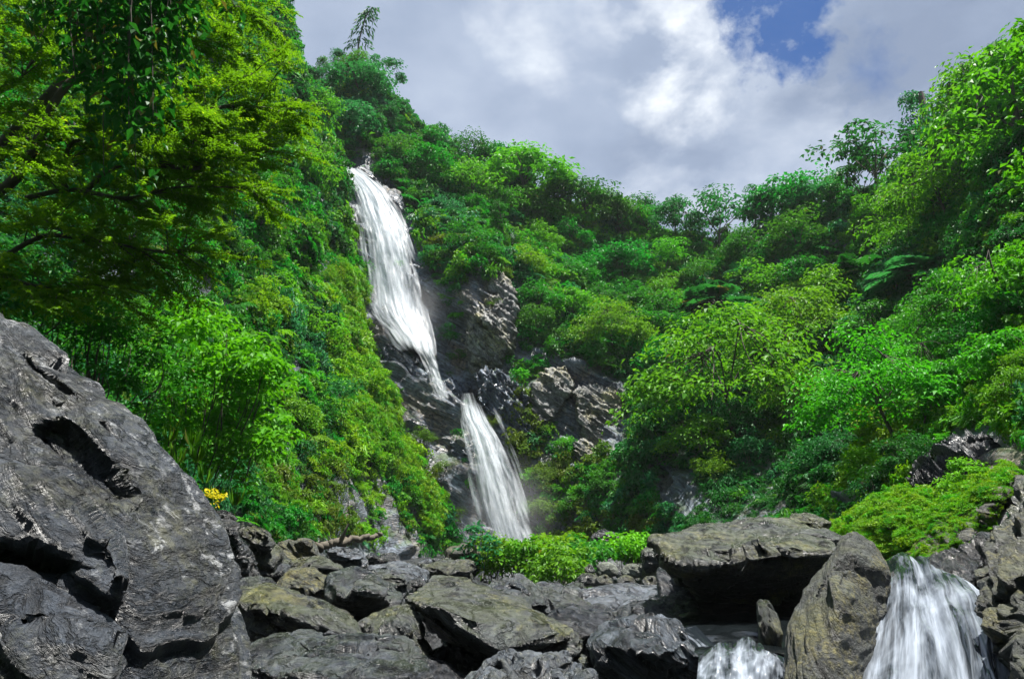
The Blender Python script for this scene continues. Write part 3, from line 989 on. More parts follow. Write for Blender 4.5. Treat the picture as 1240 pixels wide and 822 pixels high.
boulder('tall triangular boulder standing left of the right hand cascade', [
    [P(948, 765, 5.3), P(976, 710, 5.5), P(1000, 674, 5.7), P(1024, 645, 5.9), P(1036, 643, 5.95), P(1058, 655, 5.9), P(1074, 684, 5.7), P(1080, 712, 5.5), P(1066, 745, 5.3), P(1050, 790, 5.0), P(1042, 860, 4.7), P(950, 860, 4.7),
     P(1018, 700, 5.05), P(1000, 780, 4.75), P(1020, 860, 4.5), P(975, 790, 4.95),
     P(1030, 660, 6.7), P(1070, 700, 6.9), P(960, 780, 6.6), P(1000, 860, 6.4), P(1060, 800, 6.6)]],
    M_LICHEN, 0.018, bed=(0.5, -0.6, 0.6), bed_t=0.3, a_lay=0.015, a_fbm=0.03, a_big=0.03, seed=83, smooth_it=4, chips=7)
boulder('wet black slab leaning over the right hand cascade', [
    [P(1108, 690, 6.9), P(1135, 670, 7.3), P(1162, 655, 7.5), P(1190, 641, 7.6), P(1207, 652, 7.3), P(1196, 670, 6.9), P(1175, 694, 6.5), P(1174, 712, 6.3), P(1150, 708, 6.4), P(1120, 702, 6.6), P(1140, 720, 7.6), P(1200, 700, 7.8), P(1200, 660, 8.4)]],
    M_SLATE_DK, 0.016, bed=(0.4, -0.4, 0.8), a_lay=0.04, a_fbm=0.04, seed=89, smooth_it=2)
boulder('rough mossy ochre boulder at the right edge beside the cascade', [
    [P(1184, 700, 5.0), P(1196, 662, 5.3), P(1214, 640, 5.5), P(1242, 618, 5.6), P(1330, 600, 5.6), P(1194, 742, 4.7), P(1208, 780, 4.4), P(1232, 820, 4.1), P(1225, 900, 3.9), P(1330, 900, 3.6), P(1240, 700, 4.35), P(1330, 700, 4.0),
     P(1200, 700, 7.0), P(1330, 640, 7.4), P(1230, 900, 6.0), P(1400, 900, 6), P(1400, 640, 6)]],
    M_LICHEN, 0.018, bed=(0.3, -0.5, 0.8), bed_t=0.28, a_lay=0.06, a_fbm=0.07, a_big=0.07, seed=97, smooth_it=2)

# rubble and ledges at the foot of the left slope
RUB = [
    ('dark upright rock behind the right end of the huge scuffed rock', [(256, 622, 9.6), (277, 624, 9.6), (288, 655, 9.3), (284, 700, 9.0), (262, 700, 9.0)], 1.5, M_SLATE_DK),
    ('blocky rock with a pale edge below the yellow leaves', [(278, 634, 11.5), (305, 636, 11.5), (325, 648, 11.3), (330, 690, 10.8), (285, 695, 10.8)], 1.8, M_SLATE_OL),
    ('lichen spotted block beside the grassy foot of the left slope', [(330, 662, 13), (352, 654, 13.2), (378, 656, 13), (392, 690, 12.2), (335, 698, 12)], 1.6, M_LICHEN),
    ('flat stacked slate left of the mottled brown boulder', [(284, 712, 8.9), (300, 708, 9), (330, 712, 9), (335, 730, 8.7), (285, 730, 8.6)], 1.0, M_SLATE),
    ('pale layered stone right of the lichen spotted block', [(395, 664, 14), (425, 662, 14.2), (440, 672, 14), (438, 688, 13.4), (396, 690, 13.2)], 1.4, M_SLATE_PALE),
    ('dark slab lying under the earth bank', [(446, 676, 15.5), (478, 672, 15.8), (480, 681, 15.4), (450, 686, 15)], 1.3, M_SLATE_DK),
    ('pale slab under the dark slab of the earth bank', [(446, 688, 14), (485, 683, 14.4), (506, 690, 14), (500, 700, 13.5), (452, 700, 13.4)], 1.5, M_SLATE_PALE),
    ('grey flat stone behind the box shaped boulder', [(440, 700, 11.6), (466, 694, 12), (492, 700, 11.8), (494, 716, 11.2), (450, 714, 11)], 1.3, M_SLATE),
    ('pale broken slab left of the olive streaked boulder', [(466, 694, 12.8), (494, 688, 13.2), (518, 694, 13), (516, 706, 12.2), (486, 712, 12)], 1.2, M_SLATE_PALE),
    ('small dark stone in front of the pale broken slab', [(496, 706, 11), (508, 702, 11.2), (514, 708, 11), (508, 718, 10.6), (497, 716, 10.6)], 0.6, M_SLATE_DK),
    ('grey stone squeezed between mottled brown and blocky rocks', [(306, 690, 11.4), (330, 684, 11.8), (352, 690, 11.6), (350, 712, 11), (308, 712, 10.8)], 1.2, M_SLATE),
    ('rough grey rock under the lichen spotted block', [(352, 680, 12), (392, 678, 12.2), (414, 688, 12), (412, 700, 11.4), (360, 702, 11.2)], 1.2, M_SLATE_OL),
    ('brown rock by the roots at the end of the earth bank', [(540, 668, 19), (560, 660, 19.5), (580, 668, 19), (578, 682, 18.4), (545, 684, 18.2)], 1.6, M_LICHEN),
    ('small grey stone between the leafy patch and the pale slab', [(688, 710, 12.8), (698, 705, 13), (708, 710, 12.8), (706, 718, 12.4), (690, 718, 12.4)], 0.6, M_SLATE),
    ('brown wet pebble at the head of the ribbed slab', [(690, 776, 6.9), (696, 768, 7), (703, 775, 6.9), (702, 790, 6.6), (691, 788, 6.6)], 0.35, M_SLATE_OL),
    ('pale boulder at the foot of the waterfall', [(622, 662, 30), (636, 656, 30.5), (650, 660, 30), (652, 672, 29.5), (624, 674, 29.5)], 2.0, M_SLATE_PALE),
    ('dark square rock at the cliff foot right of the leafy patch', [(716, 650, 24), (730, 640, 24.4), (748, 648, 24), (752, 664, 23.5), (718, 668, 23.4)], 1.6, M_SLATE_DK),
    ('dark wide block left of the overhanging boulder', [(780, 668, 14.8), (800, 662, 15), (818, 672, 14.6), (816, 690, 14), (782, 688, 14)], 1.4, M_SLATE_OL),
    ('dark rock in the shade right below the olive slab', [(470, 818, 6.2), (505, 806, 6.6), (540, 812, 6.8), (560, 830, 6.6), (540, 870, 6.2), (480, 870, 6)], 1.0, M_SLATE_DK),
    ('black wet stone at the corner beneath the mossy right boulder', [(1212, 800, 4.9), (1230, 806, 4.8), (1240, 836, 4.6), (1218, 866, 4.5)], 0.5, M_SLATE_DK),
]
for i, (lab, pts, dep, mt) in enumerate(RUB):
    boulder(lab, [body(pts, dep, 0.9, 0.4)], mt, 0.02 * max(1, pts[0][2] / 9), name='rock', cat='rock', seed=101 + 7 * i, a_lay=0.05, a_fbm=0.05,
            bed=(0.15 + 0.2 * math.sin(i), -0.3, 0.9), bed_t=0.13 * max(1, pts[0][2] / 10))

# row of round stones across the stream
ROUND = [
    ('round pale stone at the left end of the back row of the weir', 735, 690, 15.0, 14, 10, 'pale'), ('round pale stone second from left in the back row of the weir', 765, 691, 15.0, 14, 10, 'pale'),
    ('round pale stone third from left in the back row of the weir', 792, 692, 15.0, 13, 9, 'pale'), ('round mossy stone at the right end of the back row of the weir', 816, 690, 15.2, 12, 10, 'moss'),
    ('long brown stone at the left end of the front row of the weir', 712, 702, 14.2, 14, 8, 'dark'), ('brown stone second from left in the front row of the weir', 732, 703, 14.0, 11, 8, 'dark'),
    ('brown stone third from left in the front row of the weir', 758, 703, 14.0, 12, 8, 'dark'), ('brown stone fourth from left in the front row of the weir', 788, 704, 14.0, 12, 8, 'dark'),
    ('brown stone at the right end of the front row of the weir', 814, 704, 14.0, 12, 8, 'dark'), ('small brown stone up in the leaves behind the weir', 714, 688, 16.4, 6, 6, 'dark'),
]
for i, (lab, px, py, Y, hw, hh, k) in enumerate(ROUND):
    pts = []
    for a_ in np.linspace(0, 2 * math.pi, 9, endpoint=False):
        pts.append((px + hw * math.cos(a_), py + hh * math.sin(a_), Y))
    c = P(px, py, Y)
    hw_m = hw / FPX * Y
    hull = [P(*p) for p in pts] + [c + Vector((hw_m * .7 * math.cos(t), hw_m * .9 * s, -0.1 + 0.22 * abs(math.sin(t)))) for t in (0, 1.6, 3.1) for s in (-1, 1)]
    boulder(lab, [hull], {'pale': M_WEIR, 'moss': M_WEIR, 'dark': M_SLATE_OL}[k], 0.025, name='round_stone', cat='stone', group='round stones of the weir',
            seed=301 + i, a_lay=0.01, a_big=0.03, a_fbm=0.015, smooth_it=5, chips=0)

# --- crags around the waterfall
CRAG = (0.75, -0.2, 0.63)
boulder('tall ochre crag leaning beside the waterfall, right of its middle', [
    body([(564, 382, 41.2), (572, 360, 41.6), (590, 336, 42.2), (606, 332, 42.4), (618, 345, 42), (626, 384, 40.8), (624, 412, 40.2), (602, 446, 39.6), (574, 448, 39.8), (564, 415, 40.4), (592, 390, 39.6)], 5, 0.9)],
    M_OCHRE, 0.085, name='crag', cat='crag', bed=CRAG, bed_t=0.7, a_lay=0.28, a_fbm=0.14, a_big=0.3, seed=401, smooth_it=1, stretch=3)
boulder('dark mossy crag standing between the upper and lower falls', [
    body([(531, 468, 40.2), (546, 459, 40.6), (569, 463, 40.6), (571, 500, 39.6), (564, 532, 38.8), (542, 532, 38.8), (533, 500, 39.4)], 3, 0.9)],
    M_WETCLIFF, 0.075, name='crag', cat='crag', bed=CRAG, bed_t=0.6, a_lay=0.2, a_fbm=0.12, a_big=0.2, seed=403, smooth_it=1)
boulder('flat wet ledge crossing the upper waterfall', [
    body([(434, 366, 43.2), (450, 364, 43.6), (470, 378, 43.2), (474, 412, 42), (456, 420, 41.8), (438, 404, 42.4)], 3, 0.95)],
    M_WETCLIFF, 0.075, name='crag', cat='crag', bed=(0.3, -0.1, 0.9), bed_t=0.6, a_lay=0.18, a_fbm=0.1, a_big=0.15, seed=405, smooth_it=1)
boulder('wet slate buttress left of the falls below the ledge', [
    body([(446, 410, 41.8), (474, 414, 41.8), (502, 428, 41.4), (528, 456, 40.6), (531, 498, 39.6), (512, 510, 39), (484, 488, 39.4), (462, 452, 40.4)], 3.5, 0.9)],
    M_WETCLIFF, 0.08, name='crag', cat='crag', bed=(0.55, -0.2, 0.8), bed_t=0.6, a_lay=0.25, a_fbm=0.14, a_big=0.2, seed=407, smooth_it=1)
boulder('dark block with a moss green lower side, left of the lower fall', [
    body([(546, 538, 38.4), (562, 530, 38.6), (577, 535, 38.4), (584, 576, 37.2), (562, 580, 37), (548, 560, 37.6)], 2.5, 0.9)],
    M_WETCLIFF, 0.07, name='crag', cat='crag', bed=(0.4, -0.2, 0.9), bed_t=0.5, a_lay=0.15, a_fbm=0.1, a_big=0.15, seed=409, smooth_it=1)
boulder('pale grey cracked cliff block amid greenery, right of the lower fall', [
    body([(694, 474, 38.30), (715, 466, 38.70), (745, 466, 38.70), (760, 474, 38.30), (757, 530, 36.90), (722, 562, 35.90), (712, 540, 36.50), (700, 510, 37.30)], 3, 0.92)],
    M_OCHRE, 0.08, name='crag', cat='crag', bed=(0.5, -0.25, 0.8), bed_t=0.7, a_lay=0.22, a_fbm=0.12, a_big=0.2, seed=411, smooth_it=1)
boulder('brown cracked cliff block left of the pale grey one', [
    body([(643, 468, 38.70), (662, 448, 39.30), (685, 440, 39.30), (694, 466, 38.50), (672, 508, 37.30), (646, 512, 37.30)], 3, 0.92)],
    M_OCHRE, 0.08, name='crag', cat='crag', bed=(0.5, -0.25, 0.8), bed_t=0.6, a_lay=0.22, a_fbm=0.12, a_big=0.2, seed=413, smooth_it=1)
boulder('lone grey rock jutting from the slope left of the cracked blocks foot', [
    body([(694, 534, 36.50), (708, 530, 36.70), (722, 545, 36.30), (716, 566, 35.50), (698, 562, 35.50)], 2, 0.9)],
    M_OCHRE, 0.06, name='crag', cat='crag', bed=(0.5, -0.25, 0.8), bed_t=0.5, a_lay=0.15, a_fbm=0.1, a_big=0.15, seed=415, smooth_it=1)
boulder('wet glistening cliff shoulder right of the lower fall', [
    body([(574, 450, 39.30), (604, 446, 39.30), (636, 470, 38.70), (642, 520, 37.50), (630, 540, 37.10), (606, 520, 37.50), (582, 490, 38.30)], 3, 0.92)],
    M_WETCLIFF, 0.085, name='crag', cat='crag', bed=(0.7, -0.2, 0.65), bed_t=0.4, a_lay=0.3, a_fbm=0.2, a_big=0.25, seed=417, smooth_it=0)
boulder('bluish bare rock patch low on the green slope above the weir', [
    body([(800, 584, 29.3), (822, 576, 29.6), (842, 576, 29.2), (846, 602, 28.0), (820, 618, 27.6), (804, 616, 28)], 2.5, 0.95)],
    M_SLATE, 0.06, name='crag', cat='crag', bed=(0.5, -0.25, 0.8), bed_t=0.5, a_lay=0.1, a_fbm=0.1, a_big=0.12, seed=419, smooth_it=1)
boulder('dark slate outcrop above the mossy mound at the right', [
    body([(1100, 588, 12.6), (1125, 556, 13.0), (1158, 534, 13.0), (1196, 528, 12.6), (1206, 552, 12.0), (1176, 595, 11.6), (1150, 612, 11.6), (1142, 588, 12.0)], 2.2, 0.9)],
    M_SLATE_DK, 0.035, name='crag', cat='crag', bed=(0.8, -0.3, 0.5), bed_t=0.4, a_lay=0.14, a_fbm=0.1, a_big=0.12, seed=421, smooth_it=2)
boulder('bare brown rock ramp sloping down to the right edge', [
    [P(1200, 645, 8.6), P(1222, 604, 9.4), P(1256, 556, 10), P(1330, 520, 10), P(1330, 640, 7.2), P(1212, 665, 8), P(1270, 640, 7.6), P(1235, 690, 10), P(1330, 700, 10), P(1300, 540, 12)]],
    M_SLATE_OL, 0.035, name='crag', cat='crag', bed=(0.3, -0.5, 0.8), bed_t=0.3, a_lay=0.05, a_fbm=0.06, a_big=0.08, seed=423, smooth_it=2)
mound = boulder('rounded mound cloaked in bright green moss plants left of the cascade', [
    body([(1034, 642, 11.6), (1050, 618, 12.4), (1078, 600, 12.8), (1110, 590, 13), (1136, 592, 12.8), (1148, 612, 12.2), (1142, 645, 11.2), (1112, 672, 10.2), (1080, 676, 10.2), (1050, 660, 10.8), (1095, 628, 10.8)], 2.0, 0.9, 0.5)],
    M_LICHEN, 0.06, name='mossy_mound', cat='mound', seed=425, a_lay=0.05, a_fbm=0.05, a_big=0.18)
strip = boulder('narrow mossy rib running up beside the brown rock ramp', [
    body([(1112, 674, 9.2), (1138, 640, 9.5), (1176, 604, 10.0), (1222, 562, 10.5), (1236, 572, 9.9), (1204, 622, 9.1), (1158, 664, 8.6), (1128, 684, 8.6)], 1.4, 0.9, 0.3)],
    M_LICHEN, 0.05, name='mossy_rib', cat='mound', seed=427, a_lay=0.03, a_fbm=0.04, a_big=0.1)

# old log stranded against the earth bank
lg = P(414, 656, 15.2)
T_ = Soup()
b_ = np.array(lg)
pth_ = curve_pts([np.array(P(*q)) - b_ for q in [(378, 664, 14.8), (398, 658, 15), (420, 655, 15.2), (446, 650, 15.5), (462, 646, 15.8)]], 8)
pth_ = pth_ + 0.03 * np.random.default_rng(5).normal(size=pth_.shape)
T_.add(*tube(pth_, np.linspace(.10, .05, len(pth_)), 10))
T_.add(*tube(curve_pts([pth_[14], pth_[14] + np.array([.12, -.1, .22]), pth_[14] + np.array([.2, -.1, .42])], 5), np.linspace(.06, .02, 11), 7))
log_ = link('fallen_log', T_.mesh('fallen_log', M_BARKP), lg)
tag(log_, 'grey weathered log lying along the earth bank left of the waterfall', 'log')

# ------------------------------------------------------------------ falling water
M_FALL = water('water_fall', 1.8, 0.10, 0.26, 0.78, 0.0, 0.74)
M_CASC = water('water_cascade', 7.5, 0.65, 0.49, 0.74, 0.0, 0.95, body=(0.72, 0.81, 0.95), dark=(0.012, 0.016, 0.020))
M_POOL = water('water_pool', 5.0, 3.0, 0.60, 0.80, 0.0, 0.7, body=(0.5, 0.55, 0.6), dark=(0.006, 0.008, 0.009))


def interp_pts(pts, n):
    c = curve_pts([list(p) for p in pts], 12)
    d = np.concatenate([[0], np.cumsum(np.linalg.norm(np.diff(c, axis=0), axis=1))])
    s = np.linspace(0, d[-1], n)
    return np.stack([np.interp(s, d, c[:, k]) for k in range(3)], -1)


def water_sheet(soup, left, right, nu, nv, layer, push=0.0, bulge=0.0, ruffle=0.1, edge=0.25, thick=0.5, fray=0.3, ends=(0.02, 0.02)):
    """sheet between two edge lines (world points, top to bottom)"""
    L, Rr = interp_pts(left, nv), interp_pts(right, nv)
    u = np.linspace(0, 1, nu)
    p = L[None] * (1 - u[:, None, None]) + Rr[None] * u[:, None, None]
    w = np.linalg.norm(Rr - L, axis=1).mean()
    ln = np.linalg.norm(np.diff((L + Rr) / 2, axis=0), axis=1).sum()
    view = -p / np.linalg.norm(p, axis=-1, keepdims=True)
    out = push + bulge * np.sin(np.pi * u)[:, None] + 0 * p[..., 0]
    uu = np.repeat(u[:, None] * w, nv, 1)
    ww = np.repeat(np.linspace(0, ln, nv)[None], nu, 0)
    q = np.stack([uu * 2.4 / max(w / 3, .4), ww * 0.25 / max(w / 3, .4), np.full_like(uu, layer * 7.1)], -1).reshape(-1, 3)
    nz = fbm(q, 4, 71 + layer).reshape(nu, nv)
    p = p + view * (out + ruffle * nz)[..., None]
    e = np.minimum(u, 1 - u)[:, None] + 0 * ww
    fr = fbm(np.stack([uu * 3, ww * 0.3, uu * 0 + layer], -1).reshape(-1, 3), 3, 91 + layer).reshape(nu, nv)
    fr2 = fbm(np.stack([uu * 1.1, ww * 0.45, uu * 0 + 5 * layer], -1).reshape(-1, 3), 4, 97 + layer).reshape(nu, nv)
    t = thick + 0.9 * (sstep(0, edge, e + 0.2 * fr) - 1.0) - 0.32 * np.clip(fr2 - .12, 0, 1)
    s = np.linspace(0, 1, nv)[None]
    t = t - (1 - sstep(0, ends[0], s)) * 0.5 - (1 - sstep(0, ends[1], 1 - s)) * 0.9
    soup.append((p.reshape(-1, 3), grid_faces(nu, nv), np.stack([uu, ww, np.full_like(uu, layer)], -1).reshape(-1, 3), t.ravel()))


def water_obj(name, soup, mat, label, cat='waterfall'):
    n, V, Fc, A, T = 0, [], [], [], []
    for v, f, a, t in soup:
        V.append(v)
        Fc.append(f + n)
        A.append(a)
        T.append(t)
        n += len(v)
    me = new_mesh(name, np.concatenate(V), np.concatenate(Fc), mat, True, {'flow': np.concatenate(A), 'thick': np.concatenate(T)})
    o = link(name, me)
    tag(o, label, cat, kind='structure')
    return o


s = []
UL = [(416, 201, 49.6), (429, 235, 48.2), (440, 280, 46.6), (444, 325, 45.4), (450, 372, 44.2), (474, 396, 42.6), (496, 424, 41.2)]
UR = [(428, 203, 49.6), (462, 228, 48.4), (486, 270, 47.0), (503, 320, 45.8), (513, 365, 44.8), (522, 405, 43.4), (527, 450, 41.2)]
for k in range(6):
    water_sheet(s, [P(x - 2.2 * k, y, d - .4 * k) for x, y, d in UL], [P(x + 2.0 * k, y, d - .4 * k) for x, y, d in UR], 70, 160, k, push=0.5 + 0.2 * k, bulge=0.5, ruffle=0.35, edge=0.26, thick=0.66 - 0.06 * k, ends=(0.015, 0.1))
water_obj('waterfall', s, M_FALL, 'tall white upper waterfall plunging from the notch in the green ridge')
s = []
for k in range(4):      # steps down over the crag between the two falls
    water_sheet(s, [P(x - k, y, d - .3 * k) for x, y, d in [(498, 412, 41.4), (508, 430, 40.9), (517, 448, 40.4), (524, 470, 39.9), (540, 494, 39.2)]],
                [P(x + k, y, d - .3 * k) for x, y, d in [(522, 412, 41.4), (528, 430, 40.9), (534, 448, 40.4), (540, 466, 39.9), (552, 492, 39.2)]], 30, 70, 5 + k, push=0.9 + 0.2 * k, ruffle=0.25, edge=.3, thick=0.38 - .05 * k, ends=(.1, .2))
water_obj('waterfall', s, M_FALL, 'broken white rills linking the upper fall to the lower one')
s = []
LL = [(558, 476, 39.3), (556, 494, 38.7), (562, 525, 38.0), (569, 569, 37.2), (580, 620, 36.4), (592, 668, 35.6)]
LR = [(574, 474, 39.3), (588, 504, 38.7), (604, 530, 38.0), (619, 565, 37.2), (634, 612, 36.4), (650, 668, 35.6)]
for k in range(5):
    water_sheet(s, [P(x - k, y, d - .35 * k) for x, y, d in LL], [P(x + 1.5 * k, y, d - .35 * k) for x, y, d in LR], 60, 140, 10 + k, push=0.7 + 0.2 * k, bulge=0.35, ruffle=0.3, edge=0.28, thick=0.68 - 0.07 * k, ends=(0.2, 0.03))
for k in range(2):
    water_sheet(s, [P(x, y, d) for x, y, d in [(440, 366, 43.2), (446, 388, 42.4), (462, 412, 41.8), (480, 430, 41)]], [P(x, y, d) for x, y, d in [(470, 366, 43.2), (490, 388, 42.4), (506, 412, 41.8), (520, 430, 41)]],
                40, 60, 54 + k, push=1.0 + .2 * k, ruffle=0.3, edge=.4, thick=0.40, ends=(.1, .2))
for k in range(2):      # stray threads running beside it
    water_sheet(s, [P(x, y, d) for x, y, d in [(584, 486, 38.0), (600, 520, 37.0), (614, 552, 36.4), (634, 600, 35.8)]], [P(x, y, d) for x, y, d in [(600, 486, 38.0), (618, 520, 37.0), (632, 552, 36.4), (652, 612, 35.8)]],
                40, 90, 50 + k, push=1.2 + .2 * k, ruffle=0.25, edge=.5, thick=0.3, ends=(.2, .3))
water_obj('waterfall', s, M_FALL, 'lower white fall fanning out to the foot of the cliff')

# right hand cascade: water sliding over a dome of rock
def dome(mid, lump, top, bot, nu, nv, layer, lift, soup, thick):
    u = np.linspace(0, 1, nu)
    t = np.linspace(0, 1, nv)
    TP = interp_pts([P(*p) for p in top], nu)
    BT = interp_pts([P(*p) for p in bot], nu)
    tt_ = t[None, :, None]
    if mid:
        MD = interp_pts([P(*p) for p in mid], nu)
        a_, b_ = 2 * (tt_ - .5) * (tt_ - 1), 4 * tt_ * (1 - tt_)
        p = TP[:, None] * a_ + MD[:, None] * b_ + BT[:, None] * (2 * tt_ * (tt_ - .5))
    else:
        p = TP[:, None] * (1 - tt_) + BT[:, None] * tt_
    hump = np.sin(np.pi * np.clip(t, 0, 1) ** 0.75) ** 0.8
    up = np.array([0.0, -0.55, 0.6])
    prof = (0.35 + 0.65 * np.sin(np.pi * u)) [:, None] * hump[None]
    p = p + (prof * lump + lift)[..., None] * up
    wid = np.linalg.norm(BT[-1] - BT[0])
    uu = np.repeat(u[:, None] * wid, nv, 1)
    ww = np.repeat(t[None] * 2.0, nu, 0)
    q = np.stack([uu * 3.2, ww * 0.55, np.full_like(uu, layer * 3.3)], -1).reshape(-1, 3)
    q[:, 1] *= 1.3
    nz = fbm(q, 5, 131 + layer, 0.6).reshape(nu, nv)
    p = p + up * (0.12 * nz * sstep(0, .15, t)[None])[..., None]
    th = thick + 0.22 * (sstep(0.0, 0.6, t)[None] - 0.55) + 0 * uu - 0.3 * (1 - sstep(0, 0.05, u))[:, None] + 0.12 * sstep(.8, 1, u)[:, None]
    soup.append((p.reshape(-1, 3), grid_faces(nu, nv)[:, ::-1], np.stack([uu, ww, np.full_like(uu, layer)], -1).reshape(-1, 3), th.ravel()))


s = []
dome([(1050, 762, 5.5), (1082, 738, 5.45), (1122, 722, 5.6), (1158, 716, 5.8), (1190, 724, 5.9)], 0.12,
     [(1060, 684, 6.9), (1072, 678, 6.9), (1084, 680, 6.9), (1098, 692, 6.8), (1108, 702, 6.7)],
     [(1030, 900, 4.3), (1080, 905, 4.05), (1130, 905, 3.95), (1185, 900, 4.0), (1240, 880, 4.2)], 220, 130, 31, 0.0, s, 0.52)
water_obj('cascade_water', s, M_CASC, 'silky white cascade pouring between the triangular boulder and the mossy one', 'cascade')
s = []
dome(None, 0.42, [(846, 792, 6.3), (880, 786, 6.4), (920, 788, 6.4), (956, 794, 6.3)], [(836, 880, 5.3), (880, 885, 5.1), (920, 885, 5.1), (966, 880, 5.3)], 130, 70, 33, -0.05, s, 0.6)
water_obj('cascade_water', s, M_CASC, 'small low cascade spilling from the shaded pool below the overhang', 'cascade')
# pool behind it and the film of water beside the ribbed slab
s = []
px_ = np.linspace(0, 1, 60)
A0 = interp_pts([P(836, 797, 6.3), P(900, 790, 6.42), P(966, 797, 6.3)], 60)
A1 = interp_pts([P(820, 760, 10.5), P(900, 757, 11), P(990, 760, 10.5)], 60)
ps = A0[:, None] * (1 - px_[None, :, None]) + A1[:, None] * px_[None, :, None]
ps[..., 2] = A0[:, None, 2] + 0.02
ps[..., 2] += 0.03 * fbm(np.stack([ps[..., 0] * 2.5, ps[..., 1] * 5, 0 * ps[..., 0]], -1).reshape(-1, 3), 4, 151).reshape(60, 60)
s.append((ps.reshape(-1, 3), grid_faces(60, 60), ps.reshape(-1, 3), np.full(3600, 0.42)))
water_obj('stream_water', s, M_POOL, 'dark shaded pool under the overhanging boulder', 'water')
s = []
water_sheet(s, [P(815, 765, 7.2), P(840, 780, 6.8), P(850, 800, 6.4)], [P(842, 755, 7.6), P(862, 775, 7.0), P(880, 792, 6.5)], 40, 40, 43, push=0.03, ruffle=0.06, thick=0.5)
water_obj('stream_water', s, M_CASC, 'thin film of stream water sliding past the striped boulder', 'water')

# ------------------------------------------------------------------ foliage building blocks
def unit(a):
    return a / np.maximum(np.linalg.norm(a, axis=-1, keepdims=True), 1e-9)


def leaf_geo(pos, axis, nrm, length, width, fold=0.25, droop=0.15):
    """one folded leaf per row: 4 points, two triangles"""
    axis = unit(axis)
    side = unit(np.cross(nrm, axis))
    up = np.cross(axis, side)
    L = np.asarray(length)[:, None] if np.ndim(length) else length
    W = np.asarray(width)[:, None] if np.ndim(width) else width
    mid = pos + axis * L * 0.42 + up * W * fold
    tip = pos + axis * L - up * L * droop
    v = np.stack([pos, mid - side * W * 0.5, tip, mid + side * W * 0.5], 1).reshape(-1, 3)
    n = len(pos)
    b = np.arange(n)[:, None] * 4
    f = np.concatenate([b + np.array([[0, 1, 2]]), b + np.array([[0, 2, 3]])], 1).reshape(-1, 3)
    return v, f


def put_leaves(soup, pos, axis, nrm, length, width, tone, **kw):
    v, f = leaf_geo(pos, axis, nrm, length, width, **kw)
    soup.add(v, f, np.repeat(tone, 2))


def rdir(n, g):
    return unit(g.normal(size=(n, 3)))


def blob_leaves(soup, g, c, rad, n, ll, up=0.5, droop=0.3, hollow=0.62, tone_shift=0.0, aspect=0.5, under=0.25):
    d = rdir(n, g)
    d[:, 2] = np.where((d[:, 2] < 0) & (g.random(n) > under), -d[:, 2], d[:, 2])
    r = hollow + (1.06 - hollow) * g.random(n) ** 0.6
    pos = c + d * r[:, None] * np.asarray(rad)
    nrm = unit(d * 0.7 + np.array([0, 0, up]) + 0.3 * g.normal(size=(n, 3)))
    ax = unit(np.cross(nrm, rdir(n, g)) + d * 0.4 - np.array([0, 0, droop]))
    ln = ll * g.uniform(0.65, 1.3, n)
    tone = np.clip(g.random(n) * 0.8 + 0.2 * (r - 0.5) + tone_shift, 0, 1)
    put_leaves(soup, pos, ax, nrm, ln, ln * aspect * g.uniform(0.8, 1.2, n), tone)


